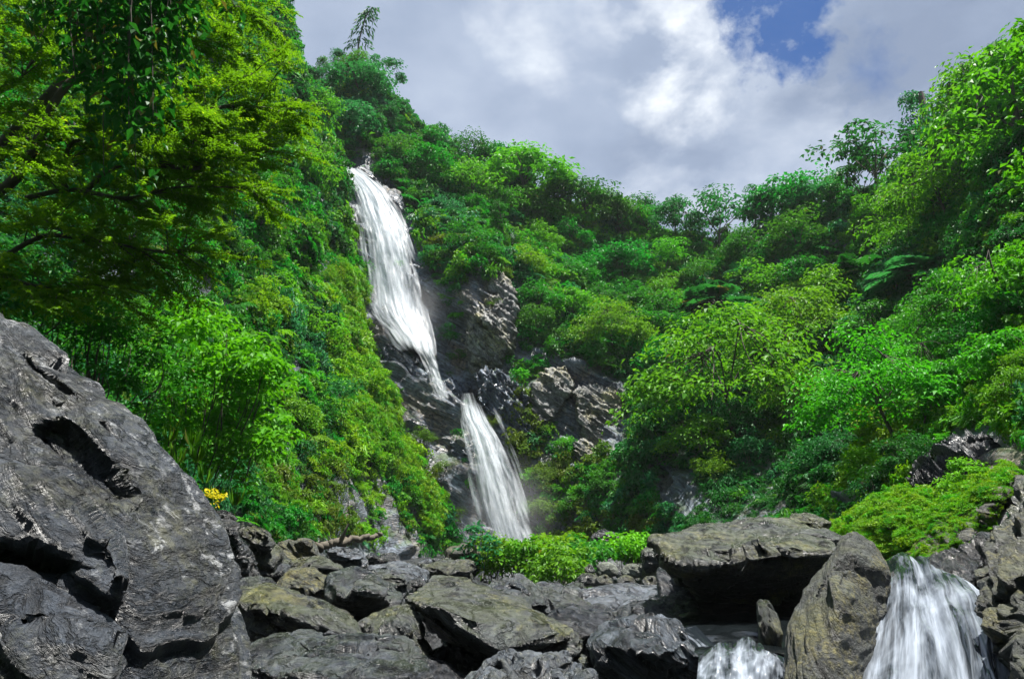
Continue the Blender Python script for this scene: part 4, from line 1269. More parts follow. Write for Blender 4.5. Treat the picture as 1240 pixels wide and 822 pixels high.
def clump(kind, seed):
    g = np.random.default_rng(seed)
    s = Soup()
    if kind == 'shrub':
        for k in range(7):
            a = g.uniform(0, 6.28)
            r = g.uniform(0, 0.42)
            blob_leaves(s, g, np.array([r * math.cos(a), r * math.sin(a), g.uniform(0.1, 0.5)]), np.array([0.28, 0.28, 0.2]) * g.uniform(0.6, 1.5), 20, 0.23)
    elif kind == 'mat':          # small creeping leaves
        n = 190
        a = g.uniform(0, 6.28, n)
        r = 0.65 * np.sqrt(g.random(n))
        pos = np.stack([r * np.cos(a), r * np.sin(a), g.uniform(0, 0.2, n) * (1 - r)], -1)
        nrm = unit(np.array([0, 0, 1.0]) + 0.6 * g.normal(size=(n, 3)))
        ax = unit(np.cross(nrm, rdir(n, g)))
        ln = 0.13 * g.uniform(0.6, 1.3, n)
        put_leaves(s, pos, ax, nrm, ln, ln * 0.7, g.random(n))
    elif kind == 'drape':        # hanging strands
        for k in range(11):
            a = g.uniform(0, 6.28)
            p0 = np.array([0.35 * math.cos(a), 0.35 * math.sin(a), 0.35])
            m = 15
            t = np.linspace(0, 1, m)
            out = np.array([math.cos(a), math.sin(a), 0])
            pos = p0 + out * (0.35 * np.sqrt(t))[:, None] + np.array([0, 0, 1.0]) * (0.12 * t - 0.95 * t * t)[:, None] + 0.05 * g.normal(size=(m, 3))
            ax = unit(out * 0.3 + np.array([0, 0, -0.9]) + 0.6 * g.normal(size=(m, 3)))
            nrm = unit(out + 0.5 * g.normal(size=(m, 3)))
            put_leaves(s, pos, ax, nrm, 0.2 * g.uniform(0.7, 1.2, m), np.full(m, 0.085), g.random(m))
    elif kind == 'fern':
        for k in range(9):
            a = k * 0.698 + g.uniform(-.3, .3)
            m = 13
            t = np.linspace(0.12, 1, m)
            out = np.array([math.cos(a), math.sin(a), 0])
            L = g.uniform(0.7, 1.05)
            pos = out * (L * t)[:, None] + np.array([0, 0, 1.0]) * (0.75 * L * t - 0.8 * L * t * t)[:, None]
            sd = np.cross(out, [0, 0, 1.0])
            for sg in (-1, 1):
                ax = unit(sd * sg + out * 0.35 - np.array([0, 0, .25]) + 0.1 * g.normal(size=(m, 3)))
                put_leaves(s, pos, ax, np.tile([0, 0, 1.0], (m, 1)), 0.3 * np.sin(np.pi * (0.12 + 0.86 * t)) + 0.04, np.full(m, 0.075), np.full(m, g.random()) * 0.7 + 0.3 * g.random(m))
    elif kind == 'tuft':         # arching blades
        n = 42
        a = g.uniform(0, 6.28, n)
        out = np.stack([np.cos(a), np.sin(a), 0 * a], -1)
        L = g.uniform(0.6, 1.1, n)
        p0 = out * 0.08
        p1 = p0 + out * (0.25 * L)[:, None] + np.array([0, 0, 1.0]) * (0.5 * L)[:, None]
        ax = p1 - p0
        nr = np.cross(ax, np.cross(out, [0, 0, 1.0]))
        tn = g.random(n)
        put_leaves(s, p0, ax, unit(nr), np.linalg.norm(ax, axis=1), np.full(n, .05), tn, droop=0)
        ax2 = out * (0.45 * L)[:, None] - np.array([0, 0, 1.0]) * (0.25 * L)[:, None]
        put_leaves(s, p1 - ax * .1, ax2, unit(np.cross(ax2, np.cross(out, [0, 0, 1.0]))), np.linalg.norm(ax2, axis=1), np.full(n, .05), tn, droop=.1)
    elif kind == 'bigleaf':
        n = 15
        a = g.uniform(0, 6.28, n)
        el = g.uniform(-0.2, 0.9, n)
        out = np.stack([np.cos(a) * np.cos(el), np.sin(a) * np.cos(el), np.sin(el)], -1)
        pos = out * 0.28 + np.array([0, 0, .25])
        nrm = unit(np.stack([np.cos(a) * -.35, np.sin(a) * -.35, np.ones(n)], -1) + .2 * g.normal(size=(n, 3)))
        put_leaves(s, pos, out - np.array([0, 0, .35]), nrm, g.uniform(.5, .8, n), g.uniform(.28, .42, n), g.random(n), fold=.15, droop=.25)
    return s


SC_KINDS = ['shrub', 'mat', 'drape', 'fern', 'tuft', 'bigleaf']
CLUMP_MESH = {}


def clump_mesh(kind, mat, seed):
    k = (kind, mat, seed)
    if k not in CLUMP_MESH:
        CLUMP_MESH[k] = clump(kind, 1000 + 37 * SC_KINDS.index(kind) + seed).mesh('clump_' + kind, G[mat], smooth=False)
    return CLUMP_MESH[k]


def scatter(name, label, cat, pts, rots, scls, keys, kind='stuff'):
    """ground cover nobody could count: one object; keys = list of (clump kind, material, seed) per point"""
    uniq = sorted(set(keys))
    idx = np.array([uniq.index(k) for k in keys]) if len(keys) < 2000 else None
    if idx is None:
        mp = {k: i for i, k in enumerate(uniq)}
        idx = np.array([mp[k] for k in keys])
    me = bpy.data.meshes.new(name)
    n = len(pts)
    me.vertices.add(n)
    me.vertices.foreach_set('co', np.asarray(pts, np.float32).ravel())
    for an, arr in (('rot', rots), ('scl', scls)):
        at = me.attributes.new(an, 'FLOAT_VECTOR', 'POINT')
        at.data.foreach_set('vector', np.asarray(arr, np.float32).ravel())
    at = me.attributes.new('var', 'INT', 'POINT')
    at.data.foreach_set('value', idx.astype(np.int32))
    ob = link(name, me)
    tag(ob, label, cat, kind=kind)
    ng = bpy.data.node_groups.new(name, 'GeometryNodeTree')
    ng.interface.new_socket('Geometry', in_out='INPUT', socket_type='NodeSocketGeometry')
    ng.interface.new_socket('Geometry', in_out='OUTPUT', socket_type='NodeSocketGeometry')
    gi, go = ng.nodes.new('NodeGroupInput'), ng.nodes.new('NodeGroupOutput')
    join = ng.nodes.new('GeometryNodeJoinGeometry')

    def attr(nm, t):
        a = ng.nodes.new('GeometryNodeInputNamedAttribute')
        a.data_type = t
        a.inputs[0].default_value = nm
        return a.outputs[0]
    ar, asc, av = attr('rot', 'FLOAT_VECTOR'), attr('scl', 'FLOAT_VECTOR'), attr('var', 'INT')
    e2r = ng.nodes.new('FunctionNodeEulerToRotation')
    ng.links.new(ar, e2r.inputs[0])
    for i, k in enumerate(uniq):
        src = bpy.data.objects.new('source_' + k[0], clump_mesh(*k))
        oi = ng.nodes.new('GeometryNodeObjectInfo')
        oi.inputs['Object'].default_value = src
        cmp_ = ng.nodes.new('FunctionNodeCompare')
        cmp_.data_type = 'INT'
        cmp_.operation = 'EQUAL'
        ng.links.new(av, cmp_.inputs[2])
        cmp_.inputs[3].default_value = i
        iop = ng.nodes.new('GeometryNodeInstanceOnPoints')
        ng.links.new(gi.outputs[0], iop.inputs['Points'])
        ng.links.new(cmp_.outputs[0], iop.inputs['Selection'])
        ng.links.new(oi.outputs['Geometry'], iop.inputs['Instance'])
        ng.links.new(e2r.outputs[0], iop.inputs['Rotation'])
        ng.links.new(asc, iop.inputs['Scale'])
        ng.links.new(iop.outputs[0], join.inputs[0])
    ng.links.new(join.outputs[0], go.inputs[0])
    md = ob.modifiers.new('plants', 'NODES')
    md.node_group = ng
    return ob


def surf_samples(v, f, dens_f, g):
    """random points on a quad mesh, dens_f = plants per square metre on each face"""
    a, b, c, d = (v[f[:, k]] for k in range(4))
    area = 0.5 * (np.linalg.norm(np.cross(b - a, c - a), axis=1) + np.linalg.norm(np.cross(c - a, d - a), axis=1))
    cnt = g.poisson(area * dens_f)
    fi = np.repeat(np.arange(len(f)), cnt)
    s, t = g.random((2, len(fi), 1))
    p = (a[fi] * (1 - s) + b[fi] * s) * (1 - t) + (d[fi] * (1 - s) + c[fi] * s) * t
    return p, fi


def euler_from(nrm, yaw, up_mix=0.5):
    z = unit(nrm * (1 - up_mix) + np.array([0, 0, up_mix]))
    x = np.stack([np.cos(yaw), np.sin(yaw), 0 * yaw], -1)
    x = unit(x - z * np.sum(x * z, 1, keepdims=True))
    y = np.cross(z, x)
    # matrix columns x, y, z -> XYZ euler
    sy = -x[:, 2]
    ry = np.arcsin(np.clip(sy, -1, 1))
    rx = np.arctan2(y[:, 2], z[:, 2])
    rz = np.arctan2(x[:, 1], x[:, 0])
    return np.stack([rx, ry, rz], -1)


# colour of the cover by place: (photo x, y, radius x, radius y, leaf colour, pull)
TINTS = [  # plant colours, with light and shade of the slopes painted in as bright and deep
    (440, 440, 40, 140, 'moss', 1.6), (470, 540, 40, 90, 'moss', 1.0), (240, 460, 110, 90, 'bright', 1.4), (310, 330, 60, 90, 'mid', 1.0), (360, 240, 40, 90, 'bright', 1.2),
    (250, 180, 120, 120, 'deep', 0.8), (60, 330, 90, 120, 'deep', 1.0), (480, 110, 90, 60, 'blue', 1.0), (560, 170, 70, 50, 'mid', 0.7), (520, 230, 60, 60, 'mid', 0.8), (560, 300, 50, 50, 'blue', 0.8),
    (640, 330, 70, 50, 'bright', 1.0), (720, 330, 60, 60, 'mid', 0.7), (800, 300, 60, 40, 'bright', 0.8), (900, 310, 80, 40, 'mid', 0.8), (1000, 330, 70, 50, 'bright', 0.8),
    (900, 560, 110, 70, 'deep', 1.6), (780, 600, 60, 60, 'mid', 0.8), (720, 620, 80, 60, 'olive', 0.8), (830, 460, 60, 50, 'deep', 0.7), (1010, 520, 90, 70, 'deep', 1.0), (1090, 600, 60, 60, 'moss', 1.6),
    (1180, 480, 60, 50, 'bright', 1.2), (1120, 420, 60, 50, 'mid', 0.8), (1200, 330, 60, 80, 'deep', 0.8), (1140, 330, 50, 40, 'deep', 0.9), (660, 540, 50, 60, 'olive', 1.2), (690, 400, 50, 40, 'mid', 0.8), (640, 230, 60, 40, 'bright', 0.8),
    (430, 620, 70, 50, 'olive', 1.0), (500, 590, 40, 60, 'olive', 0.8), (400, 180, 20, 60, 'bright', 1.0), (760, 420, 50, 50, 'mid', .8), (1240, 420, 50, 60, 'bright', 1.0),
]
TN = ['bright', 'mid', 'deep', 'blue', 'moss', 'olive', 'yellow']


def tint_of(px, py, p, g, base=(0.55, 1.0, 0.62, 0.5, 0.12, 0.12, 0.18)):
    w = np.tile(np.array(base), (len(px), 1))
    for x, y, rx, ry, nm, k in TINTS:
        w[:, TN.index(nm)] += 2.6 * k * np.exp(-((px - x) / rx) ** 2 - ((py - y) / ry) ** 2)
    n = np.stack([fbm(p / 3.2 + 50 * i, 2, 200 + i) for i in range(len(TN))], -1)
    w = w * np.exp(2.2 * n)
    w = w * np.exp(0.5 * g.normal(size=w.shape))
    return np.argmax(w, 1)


def cover(name, label, cat, v, f, px, py, rockm, kinds, seed, mult=1.0, smin=0.2, smax=0.85, ref=58.0, up=0.55, sparse=None, tint=None, lift=0.0):
    g = np.random.default_rng(seed)
    fc = v[f].mean(1)
    fpx, fpy = px[f].mean(1), py[f].mean(1)
    fr = rockm[f].mean(1)
    sc = np.clip(np.linalg.norm(fc, axis=1) / ref, smin, smax)
    dens = 3.6 / sc ** 2 * mult
    vis = ((fpx > -60) & (fpx < 1300) & (fpy > -60)).astype(float)
    dens *= 0.22 + 0.78 * vis
    dens *= np.clip(1.0 - 1.25 * fr, 0.015, 1)
    p, fi = surf_samples(v, f, dens, g)
    n = len(p)
    q = fbm(p / 1.6, 3, seed + 1)
    sz = sc[fi] * np.exp(0.38 * g.normal(size=n)) * (1.0 + 0.42 * q)
    sz = np.minimum(sz, 1.75 * sc[fi])
    sz *= 1 - 0.45 * np.clip(fr[fi] * 1.3, 0, 1)
    nr = vnormals(v, f)[f].mean(1)[fi]
    p = p + nr * (sz * (0.12 + 0.3 * q + lift))[:, None]
    rot = euler_from(nr, g.uniform(0, 6.28, n), up)
    rot = rot + 0.22 * g.normal(size=(n, 3))
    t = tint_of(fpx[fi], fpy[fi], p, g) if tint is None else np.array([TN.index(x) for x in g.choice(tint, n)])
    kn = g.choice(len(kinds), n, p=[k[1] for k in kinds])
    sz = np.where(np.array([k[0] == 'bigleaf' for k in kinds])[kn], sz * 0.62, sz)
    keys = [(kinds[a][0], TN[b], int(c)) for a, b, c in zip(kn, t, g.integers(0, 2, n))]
    s3 = np.stack([sz, sz, sz * g.uniform(0.8, 1.25, n)], -1)
    print(name, n)
    return scatter(name, label, cat, p, rot, s3, keys)


KB = [('shrub', 0.50), ('mat', 0.12), ('drape', 0.17), ('fern', 0.11), ('tuft', 0.06), ('bigleaf', 0.04)]
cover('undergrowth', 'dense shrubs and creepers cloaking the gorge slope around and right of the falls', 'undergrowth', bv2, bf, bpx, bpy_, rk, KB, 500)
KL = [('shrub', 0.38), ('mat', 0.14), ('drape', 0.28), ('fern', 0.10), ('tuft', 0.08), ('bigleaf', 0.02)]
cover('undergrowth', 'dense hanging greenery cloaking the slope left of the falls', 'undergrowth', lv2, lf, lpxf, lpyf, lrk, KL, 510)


def mesh_np(ob):
    me = ob.data
    v = np.empty(len(me.vertices) * 3, np.float32)
    me.vertices.foreach_get('co', v)
    f = np.empty(len(me.polygons) * 4, np.int32)
    me.loops.foreach_get('vertex_index', f)
    return v.reshape(-1, 3).astype(float) + np.array(ob.location), f.reshape(-1, 4)


for ob, lab, mlt in ((mound, 'bright green small leaved plants carpeting the rounded mound', 3.0), (strip, 'bright green small leaved plants carpeting the narrow rib', 2.4)):
    v_, f_ = mesh_np(ob)
    x_, y_ = to_pix(v_)
    nz = vnormals(v_, f_)[:, 2]
    cover('ground_cover', lab, 'ground cover', v_, f_, x_, y_, np.clip(0.25 - nz, 0, 1) * 1.2, [('mat', 0.9), ('shrub', 0.1)], 520 + int(mlt * 10), mlt * .55, 0.06, 0.5, 115, 0.4, tint=['moss', 'moss', 'bright'])

# the gorge goes on behind the camera: a wooded slope that shuts out the open sky there
ra = np.linspace(math.radians(-112), math.radians(112), 60)
rh = np.linspace(0, 1, 40)
RA, RH = np.meshgrid(ra, rh, indexing='ij')
rad_ = 8.5 + 11 * RH ** 1.2
rp = np.stack([np.sin(RA) * rad_ * 1.25, -np.cos(RA) * rad_ - 0.5, -1.8 + 19 * RH], -1).reshape(-1, 3)
rf = grid_faces(60, 40)
rp = rp + 0.5 * fbm(rp / 2.5, 3, 700)[:, None] * unit(rp * np.array([-1, -1, 0]))
rear = link('hillside', new_mesh('rear_slope', rp, rf, M_CLIFF, True, {'strat': strat_of(rp), 'spot': rp}))
tag(rear, 'wooded gorge slope closing off the stream behind the viewer', 'hillside', kind='structure')
rn = vnormals(rp, rf)
if (rn * rp).sum() > 0:
    rf = rf[:, ::-1]
cover('undergrowth', 'dense shrubs on the gorge slope behind the viewer', 'undergrowth', rp, rf, 0 * rp[:, 0] + 200, 0 * rp[:, 0] + 200, 0 * rp[:, 0], KB, 710, 0.5, 0.8, 1.0, 14)

# fine mossy grass hanging over the rounded edge of the left shoulder
STRIP = [(392, 330), (428, 330), (440, 400), (462, 460), (490, 520), (520, 590), (540, 640), (505, 640), (470, 590), (430, 560), (400, 480)]
in_strip = mask_polys([STRIP], lpxf, lpyf, 15, 12).astype(float)
cover('mossy_grass', 'lush yellow green mossy grass hanging over the rounded edge beside the falls', 'grass', lv2, lf, lpxf, lpyf, 1 - in_strip, [('drape', .4), ('mat', .35), ('tuft', .25)], 730, 1.3, 0.2, 0.6, 95, 0.4, tint=['moss', 'moss', 'bright', 'yellow'], lift=0.9)


# pebbles and litter between the boulders
def pebble(seed):
    bm = bmesh.new()
    bmesh.ops.create_icosphere(bm, subdivisions=3, radius=1.0)
    v = np.array([x.co for x in bm.verts])
    f = np.array([[x.index for x in q.verts] for q in bm.faces])
    bm.free()
    v = v * np.array([1.0, .75, .5]) * (1 + .22 * fbm(v * 1.3 + seed * 9.1, 3, seed))[:, None]
    return new_mesh('pebble', v, f, [M_SLATE, M_SLATE_OL, M_SLATE_PALE][seed % 3], True, {'strat': v * .6, 'spot': v * .6 + seed})


for i in range(3):
    CLUMP_MESH[('pebble', 'stone', i)] = pebble(i)
gpb = np.random.default_rng(741)
n_ = 3600
py_ = gpb.uniform(4.5, 30, n_)
pxx = gpb.uniform(-.42, .42, n_) * py_
pz_ = bed_z(pxx, py_)
pp = np.stack([pxx, py_, pz_], -1)
pp[:, 2] += np.exp(-((py_ - 14) / 40) ** 2) * (0.22 * fbm(pp / 1.1, 4, 61) + 0.18 * layers(fbm(pp / 2.2, 3, 63) * 3, 65))
ps_ = 0.05 * np.exp(.7 * gpb.normal(size=n_)) * (0.6 + py_ / 14)
scatter('gravel', 'loose pebbles and gravel on the stream bed between the boulders', 'gravel', pp, gpb.uniform(-.4, .4, (n_, 3)) + np.stack([0 * py_, 0 * py_, gpb.uniform(0, 6.28, n_)], -1), np.repeat(ps_[:, None], 3, 1),
        [('pebble', 'stone', int(k)) for k in gpb.integers(0, 3, n_)])

# ------------------------------------------------------------------ trees (unit height, then scaled)
def tree_geo(kind, seed):
    """-> trunk+limbs soup (quads), crown soup (tris); height about 1, base at 0"""
    g = np.random.default_rng(seed)
    T, Cn = Soup(), Soup()

    def limb(p0, p1, r0, r1, sag=0.06, sides=5):
        p0, p1 = np.asarray(p0, float), np.asarray(p1, float)
        m = (p0 + p1) / 2 + np.array([0, 0, sag]) + 0.03 * g.normal(size=3)
        pth = curve_pts([p0, m, p1], 4)
        T.add(*tube(pth, np.linspace(r0, r1, len(pth)), sides))

    lean = g.normal(size=2) * 0.05
    if kind in ('broad', 'airy', 'umbrella'):
        spec = {'broad': (22, 0.44, 0.14, 0.60, 170, 0.042, (0.17, 0.17, 0.13)), 'airy': (18, 0.5, 0.36, 0.50, 105, 0.042, (0.14, 0.14, 0.075)),
                'umbrella': (64, 0.60, 0.04, 0.92, 170, 0.030, (0.17, 0.17, 0.085))}[kind]
        nb, spread, z0, z1, nl, ll, rad = spec
        nl, ll = int(nl * .62), ll * 1.32
        fork = np.array([lean[0], lean[1], 0.30 if kind != 'umbrella' else 0.34])
        trunk = curve_pts([(0, 0, -0.12), (lean[0] * .4 + .012 * g.normal(), lean[1] * .4, 0.12), fork], 5)
        T.add(*tube(trunk, np.linspace(0.020, 0.013, len(trunk)), 7))
        mains = []
        nm = 5
        for k in range(nm):
            a = k * 6.283 / nm + g.uniform(-.5, .5)
            r = spread * g.uniform(.35, .6)
            e = fork + np.array([r * math.cos(a), r * math.sin(a), g.uniform(.22, .42)])
            limb(fork, e, 0.011 if kind == 'broad' else 0.007, 0.005 if kind == 'broad' else .004)
            mains.append(e)
        for k in range(nb):
            a = g.uniform(0, 6.283)
            r = spread * math.sqrt(g.random())
            top = z0 + z1 * (1.0 - 0.75 * (r / spread) ** 2) * (g.uniform(0.78, 1.0) if k % 3 else g.uniform(0.35, .8))
            c = np.array([r * math.cos(a) + lean[0], r * math.sin(a) + lean[1], max(0.2, top)])
            base = min(mains, key=lambda m_: np.linalg.norm(m_ - c))
            limb(base, c - np.array([0, 0, 0.03]), 0.004, 0.002, 0.02, 4)
            blob_leaves(Cn, g, c, np.array(rad) * g.uniform(.55, 1.5) * np.array([g.uniform(.8, 1.3), g.uniform(.8, 1.3), 1]), nl, ll * g.uniform(.8, 1.25), up=0.9 if kind == 'umbrella' else .5, droop=0.35, hollow=0.35, under=.15)
    elif kind == 'bush':
        for k in range(6):
            a = g.uniform(0, 6.283)
            limb((0, 0, -0.1), (0.3 * math.cos(a), 0.3 * math.sin(a), 0.5), 0.012, 0.004)
        for k in range(16):
            a = g.uniform(0, 6.283)
            r = 0.46 * math.sqrt(g.random())
            c = np.array([r * math.cos(a), r * math.sin(a), g.uniform(0.22, 0.86) * (1.0 - 0.7 * r)])
            blob_leaves(Cn, g, c, np.array([0.19, 0.19, 0.14]) * g.uniform(.6, 1.5), 100, 0.064, hollow=.4)
    elif kind == 'slender':       # feathery, taller than wide
        pth = curve_pts([(0, 0, -.1), (0.02, 0.0, .4), (lean[0] * 1.5, lean[1], 1.0)], 6)
        T.add(*tube(pth, np.linspace(0.018, 0.004, len(pth)), 6))
        for k in range(26):
            z = g.uniform(0.22, 1.0)
            a = g.uniform(0, 6.283)
            r = 0.26 * (1.12 - z) ** 0.6 * g.uniform(.3, 1)
            c = np.array([r * math.cos(a) + lean[0] * z, r * math.sin(a) + lean[1] * z, z])
            limb((lean[0] * z, lean[1] * z, z - .08), c, 0.005, 0.002, .02, 4)
            blob_leaves(Cn, g, c, np.array([0.1, 0.1, 0.055]) * g.uniform(.7, 1.2), 70, 0.045, droop=.7, hollow=.3, aspect=.34)
    elif kind == 'vinepost':      # creeper smothered snag
        pth = curve_pts([(0, 0, -.1), (0.02, 0.03, .5), (0.0, .02, 1.0)], 6)
        T.add(*tube(pth, np.linspace(0.05, 0.03, len(pth)), 6))
        for k in range(22):
            z = g.uniform(0.0, 1.0)
            a = g.uniform(0, 6.283)
            r = 0.10 + 0.22 * (1 - z) ** 2
            blob_leaves(Cn, g, np.array([r * math.cos(a), r * math.sin(a), z]), np.array([0.11, 0.11, 0.1]), 70, 0.045, droop=.8)
    elif kind == 'palm':          # rosette of very large drooping leaves
        for k in range(5):
            a = g.uniform(0, 6.283)
            limb((0, 0, -.1), (.15 * math.cos(a), .15 * math.sin(a), .3), .025, .015)
        n = 30
        a = g.uniform(0, 6.283, n)
        el = g.uniform(-.15, 1.1, n)
        out = np.stack([np.cos(a) * np.cos(el), np.sin(a) * np.cos(el), np.sin(el)], -1)
        for i in range(n):
            m = 10
            t = np.linspace(.25, 1, m)
            L = g.uniform(.55, .85)
            pos = out[i] * (L * t)[:, None] + np.array([0, 0, .25]) - np.array([0, 0, .42]) * (L * t ** 2.2)[:, None]
            h = unit(np.array([out[i, 0], out[i, 1], 0]))
            sd = np.cross(h, [0, 0, 1.0])
            if i % 3 == 0:
                T.add(*tube(np.vstack([[0, 0, .25 * 1.0], pos]), np.linspace(.012, .004, m + 1), 4))
            for sg in (-1, 1):
                ax = unit(sd * sg + h * .7 - np.array([0, 0, .3]))
                put_leaves(Cn, pos, np.tile(ax, (m, 1)), np.tile([0, 0, 1.0], (m, 1)) + .1 * g.normal(size=(m, 3)), .26 * np.sin(np.pi * (.1 + .85 * (t - .25) / .75)) + .03, np.full(m, .085), np.full(m, g.random()))
    elif kind == 'bamboo':        # one arching culm hung with drooping sprays
        pth = curve_pts([(0, 0, -.1), (-0.02, 0, .45), (0.02, 0, .7), (0.08, 0, .9), (0.15, 0, 1.0)], 6)
        T.add(*tube(pth, np.linspace(0.014, 0.004, len(pth)), 5))
        idx = np.linspace(7, len(pth) - 1, 14).astype(int)
        for k, i in enumerate(idx):
            for sg in (-1, 1):
                m = 9
                t = np.linspace(0, 1, m)
                L = .17 - .08 * k / 14
                a = g.uniform(-.5, .5)
                dirv = np.array([sg * math.cos(a), math.sin(a), 0])
                pos = pth[i] + dirv * (L * t)[:, None] - np.array([0, 0, 1]) * (.07 * t * t)[:, None] + np.array([0, 0, .02]) * t[:, None]
                ax = dirv * .5 - np.array([0, 0, 1.0]) + .4 * g.normal(size=(m, 3))
                put_leaves(Cn, pos, ax, rdir(m, g), np.full(m, .07), np.full(m, .02), g.random(m))
    return T, Cn


TREE_CACHE = {}


def tree_meshes(kind, seed, mat, bk):
    k = (kind, seed)
    if k not in TREE_CACHE:
        TREE_CACHE[k] = (tree_geo(kind, 3000 + 91 * seed + sum(map(ord, kind))), {}, {})
    (T, Cn), tm, cm = TREE_CACHE[k]
    if bk not in tm:
        tm[bk] = T.mesh('trunk', bk)
    if mat not in cm:
        cm[mat] = Cn.mesh('crown', G[mat], smooth=False)
    return tm[bk], cm[mat]


NAMES = {'broad': ('broadleaf_tree', 'tree'), 'airy': ('open_crowned_tree', 'tree'), 'umbrella': ('spreading_tree', 'tree'), 'bush': ('bush', 'bush'), 'slender': ('feathery_tree', 'tree'),
         'vinepost': ('creeper_covered_snag', 'tree'), 'palm': ('giant_leaf_plant', 'plant'), 'bamboo': ('bamboo_culm', 'bamboo')}


def plant_tree(kind, seed, mat, loc, h, wide, label, group, yaw, pale=False, tilt=(0, 0)):
    nm, cat = NAMES[kind]
    e = link(nm, None, loc)
    e.empty_display_size = 0.3
    e.rotation_euler = (tilt[0], tilt[1], yaw)
    e.scale = (h * wide, h * wide, h)
    tag(e, label, cat, group)
    tm, cm = tree_meshes(kind, seed, mat, M_BARKP if pale and kind != 'umbrella' else M_BARK)
    link({'bush': 'stems', 'palm': 'stems', 'bamboo': 'culm'}.get(kind, 'trunk'), tm, parent=e)
    link({'bush': 'foliage', 'palm': 'leaves', 'bamboo': 'leaves', 'vinepost': 'creeper'}.get(kind, 'crown'), cm, parent=e)
    return e


S_BACK = (bv2, bpx, bpy_)
S_LEFT = (lv2, lpxf, lpyf)


def ground_at(surf, px, py):
    v, x, y = surf
    i = np.argmin((x - px) ** 2 + (y - py) ** 2)
    return v[i]


def tree_at(surf, kind, seed, mat, px, py, hpx, wide, label, group=None, pale=False, yaw=None):
    """base where the photo shows the foot (px,py), hpx = height in the photo's pixels"""
    p = ground_at(surf, px, py)
    h = hpx / FPX * np.linalg.norm(p - np.array([0, 0, CAM_Z]))
    return plant_tree(kind, seed, mat, p - np.array([0, 0, 0.02 * h]), h, wide, label, group, random.uniform(0, 6.28) if yaw is None else yaw, pale, (random.uniform(-.06, .06), random.uniform(-.06, .06)))


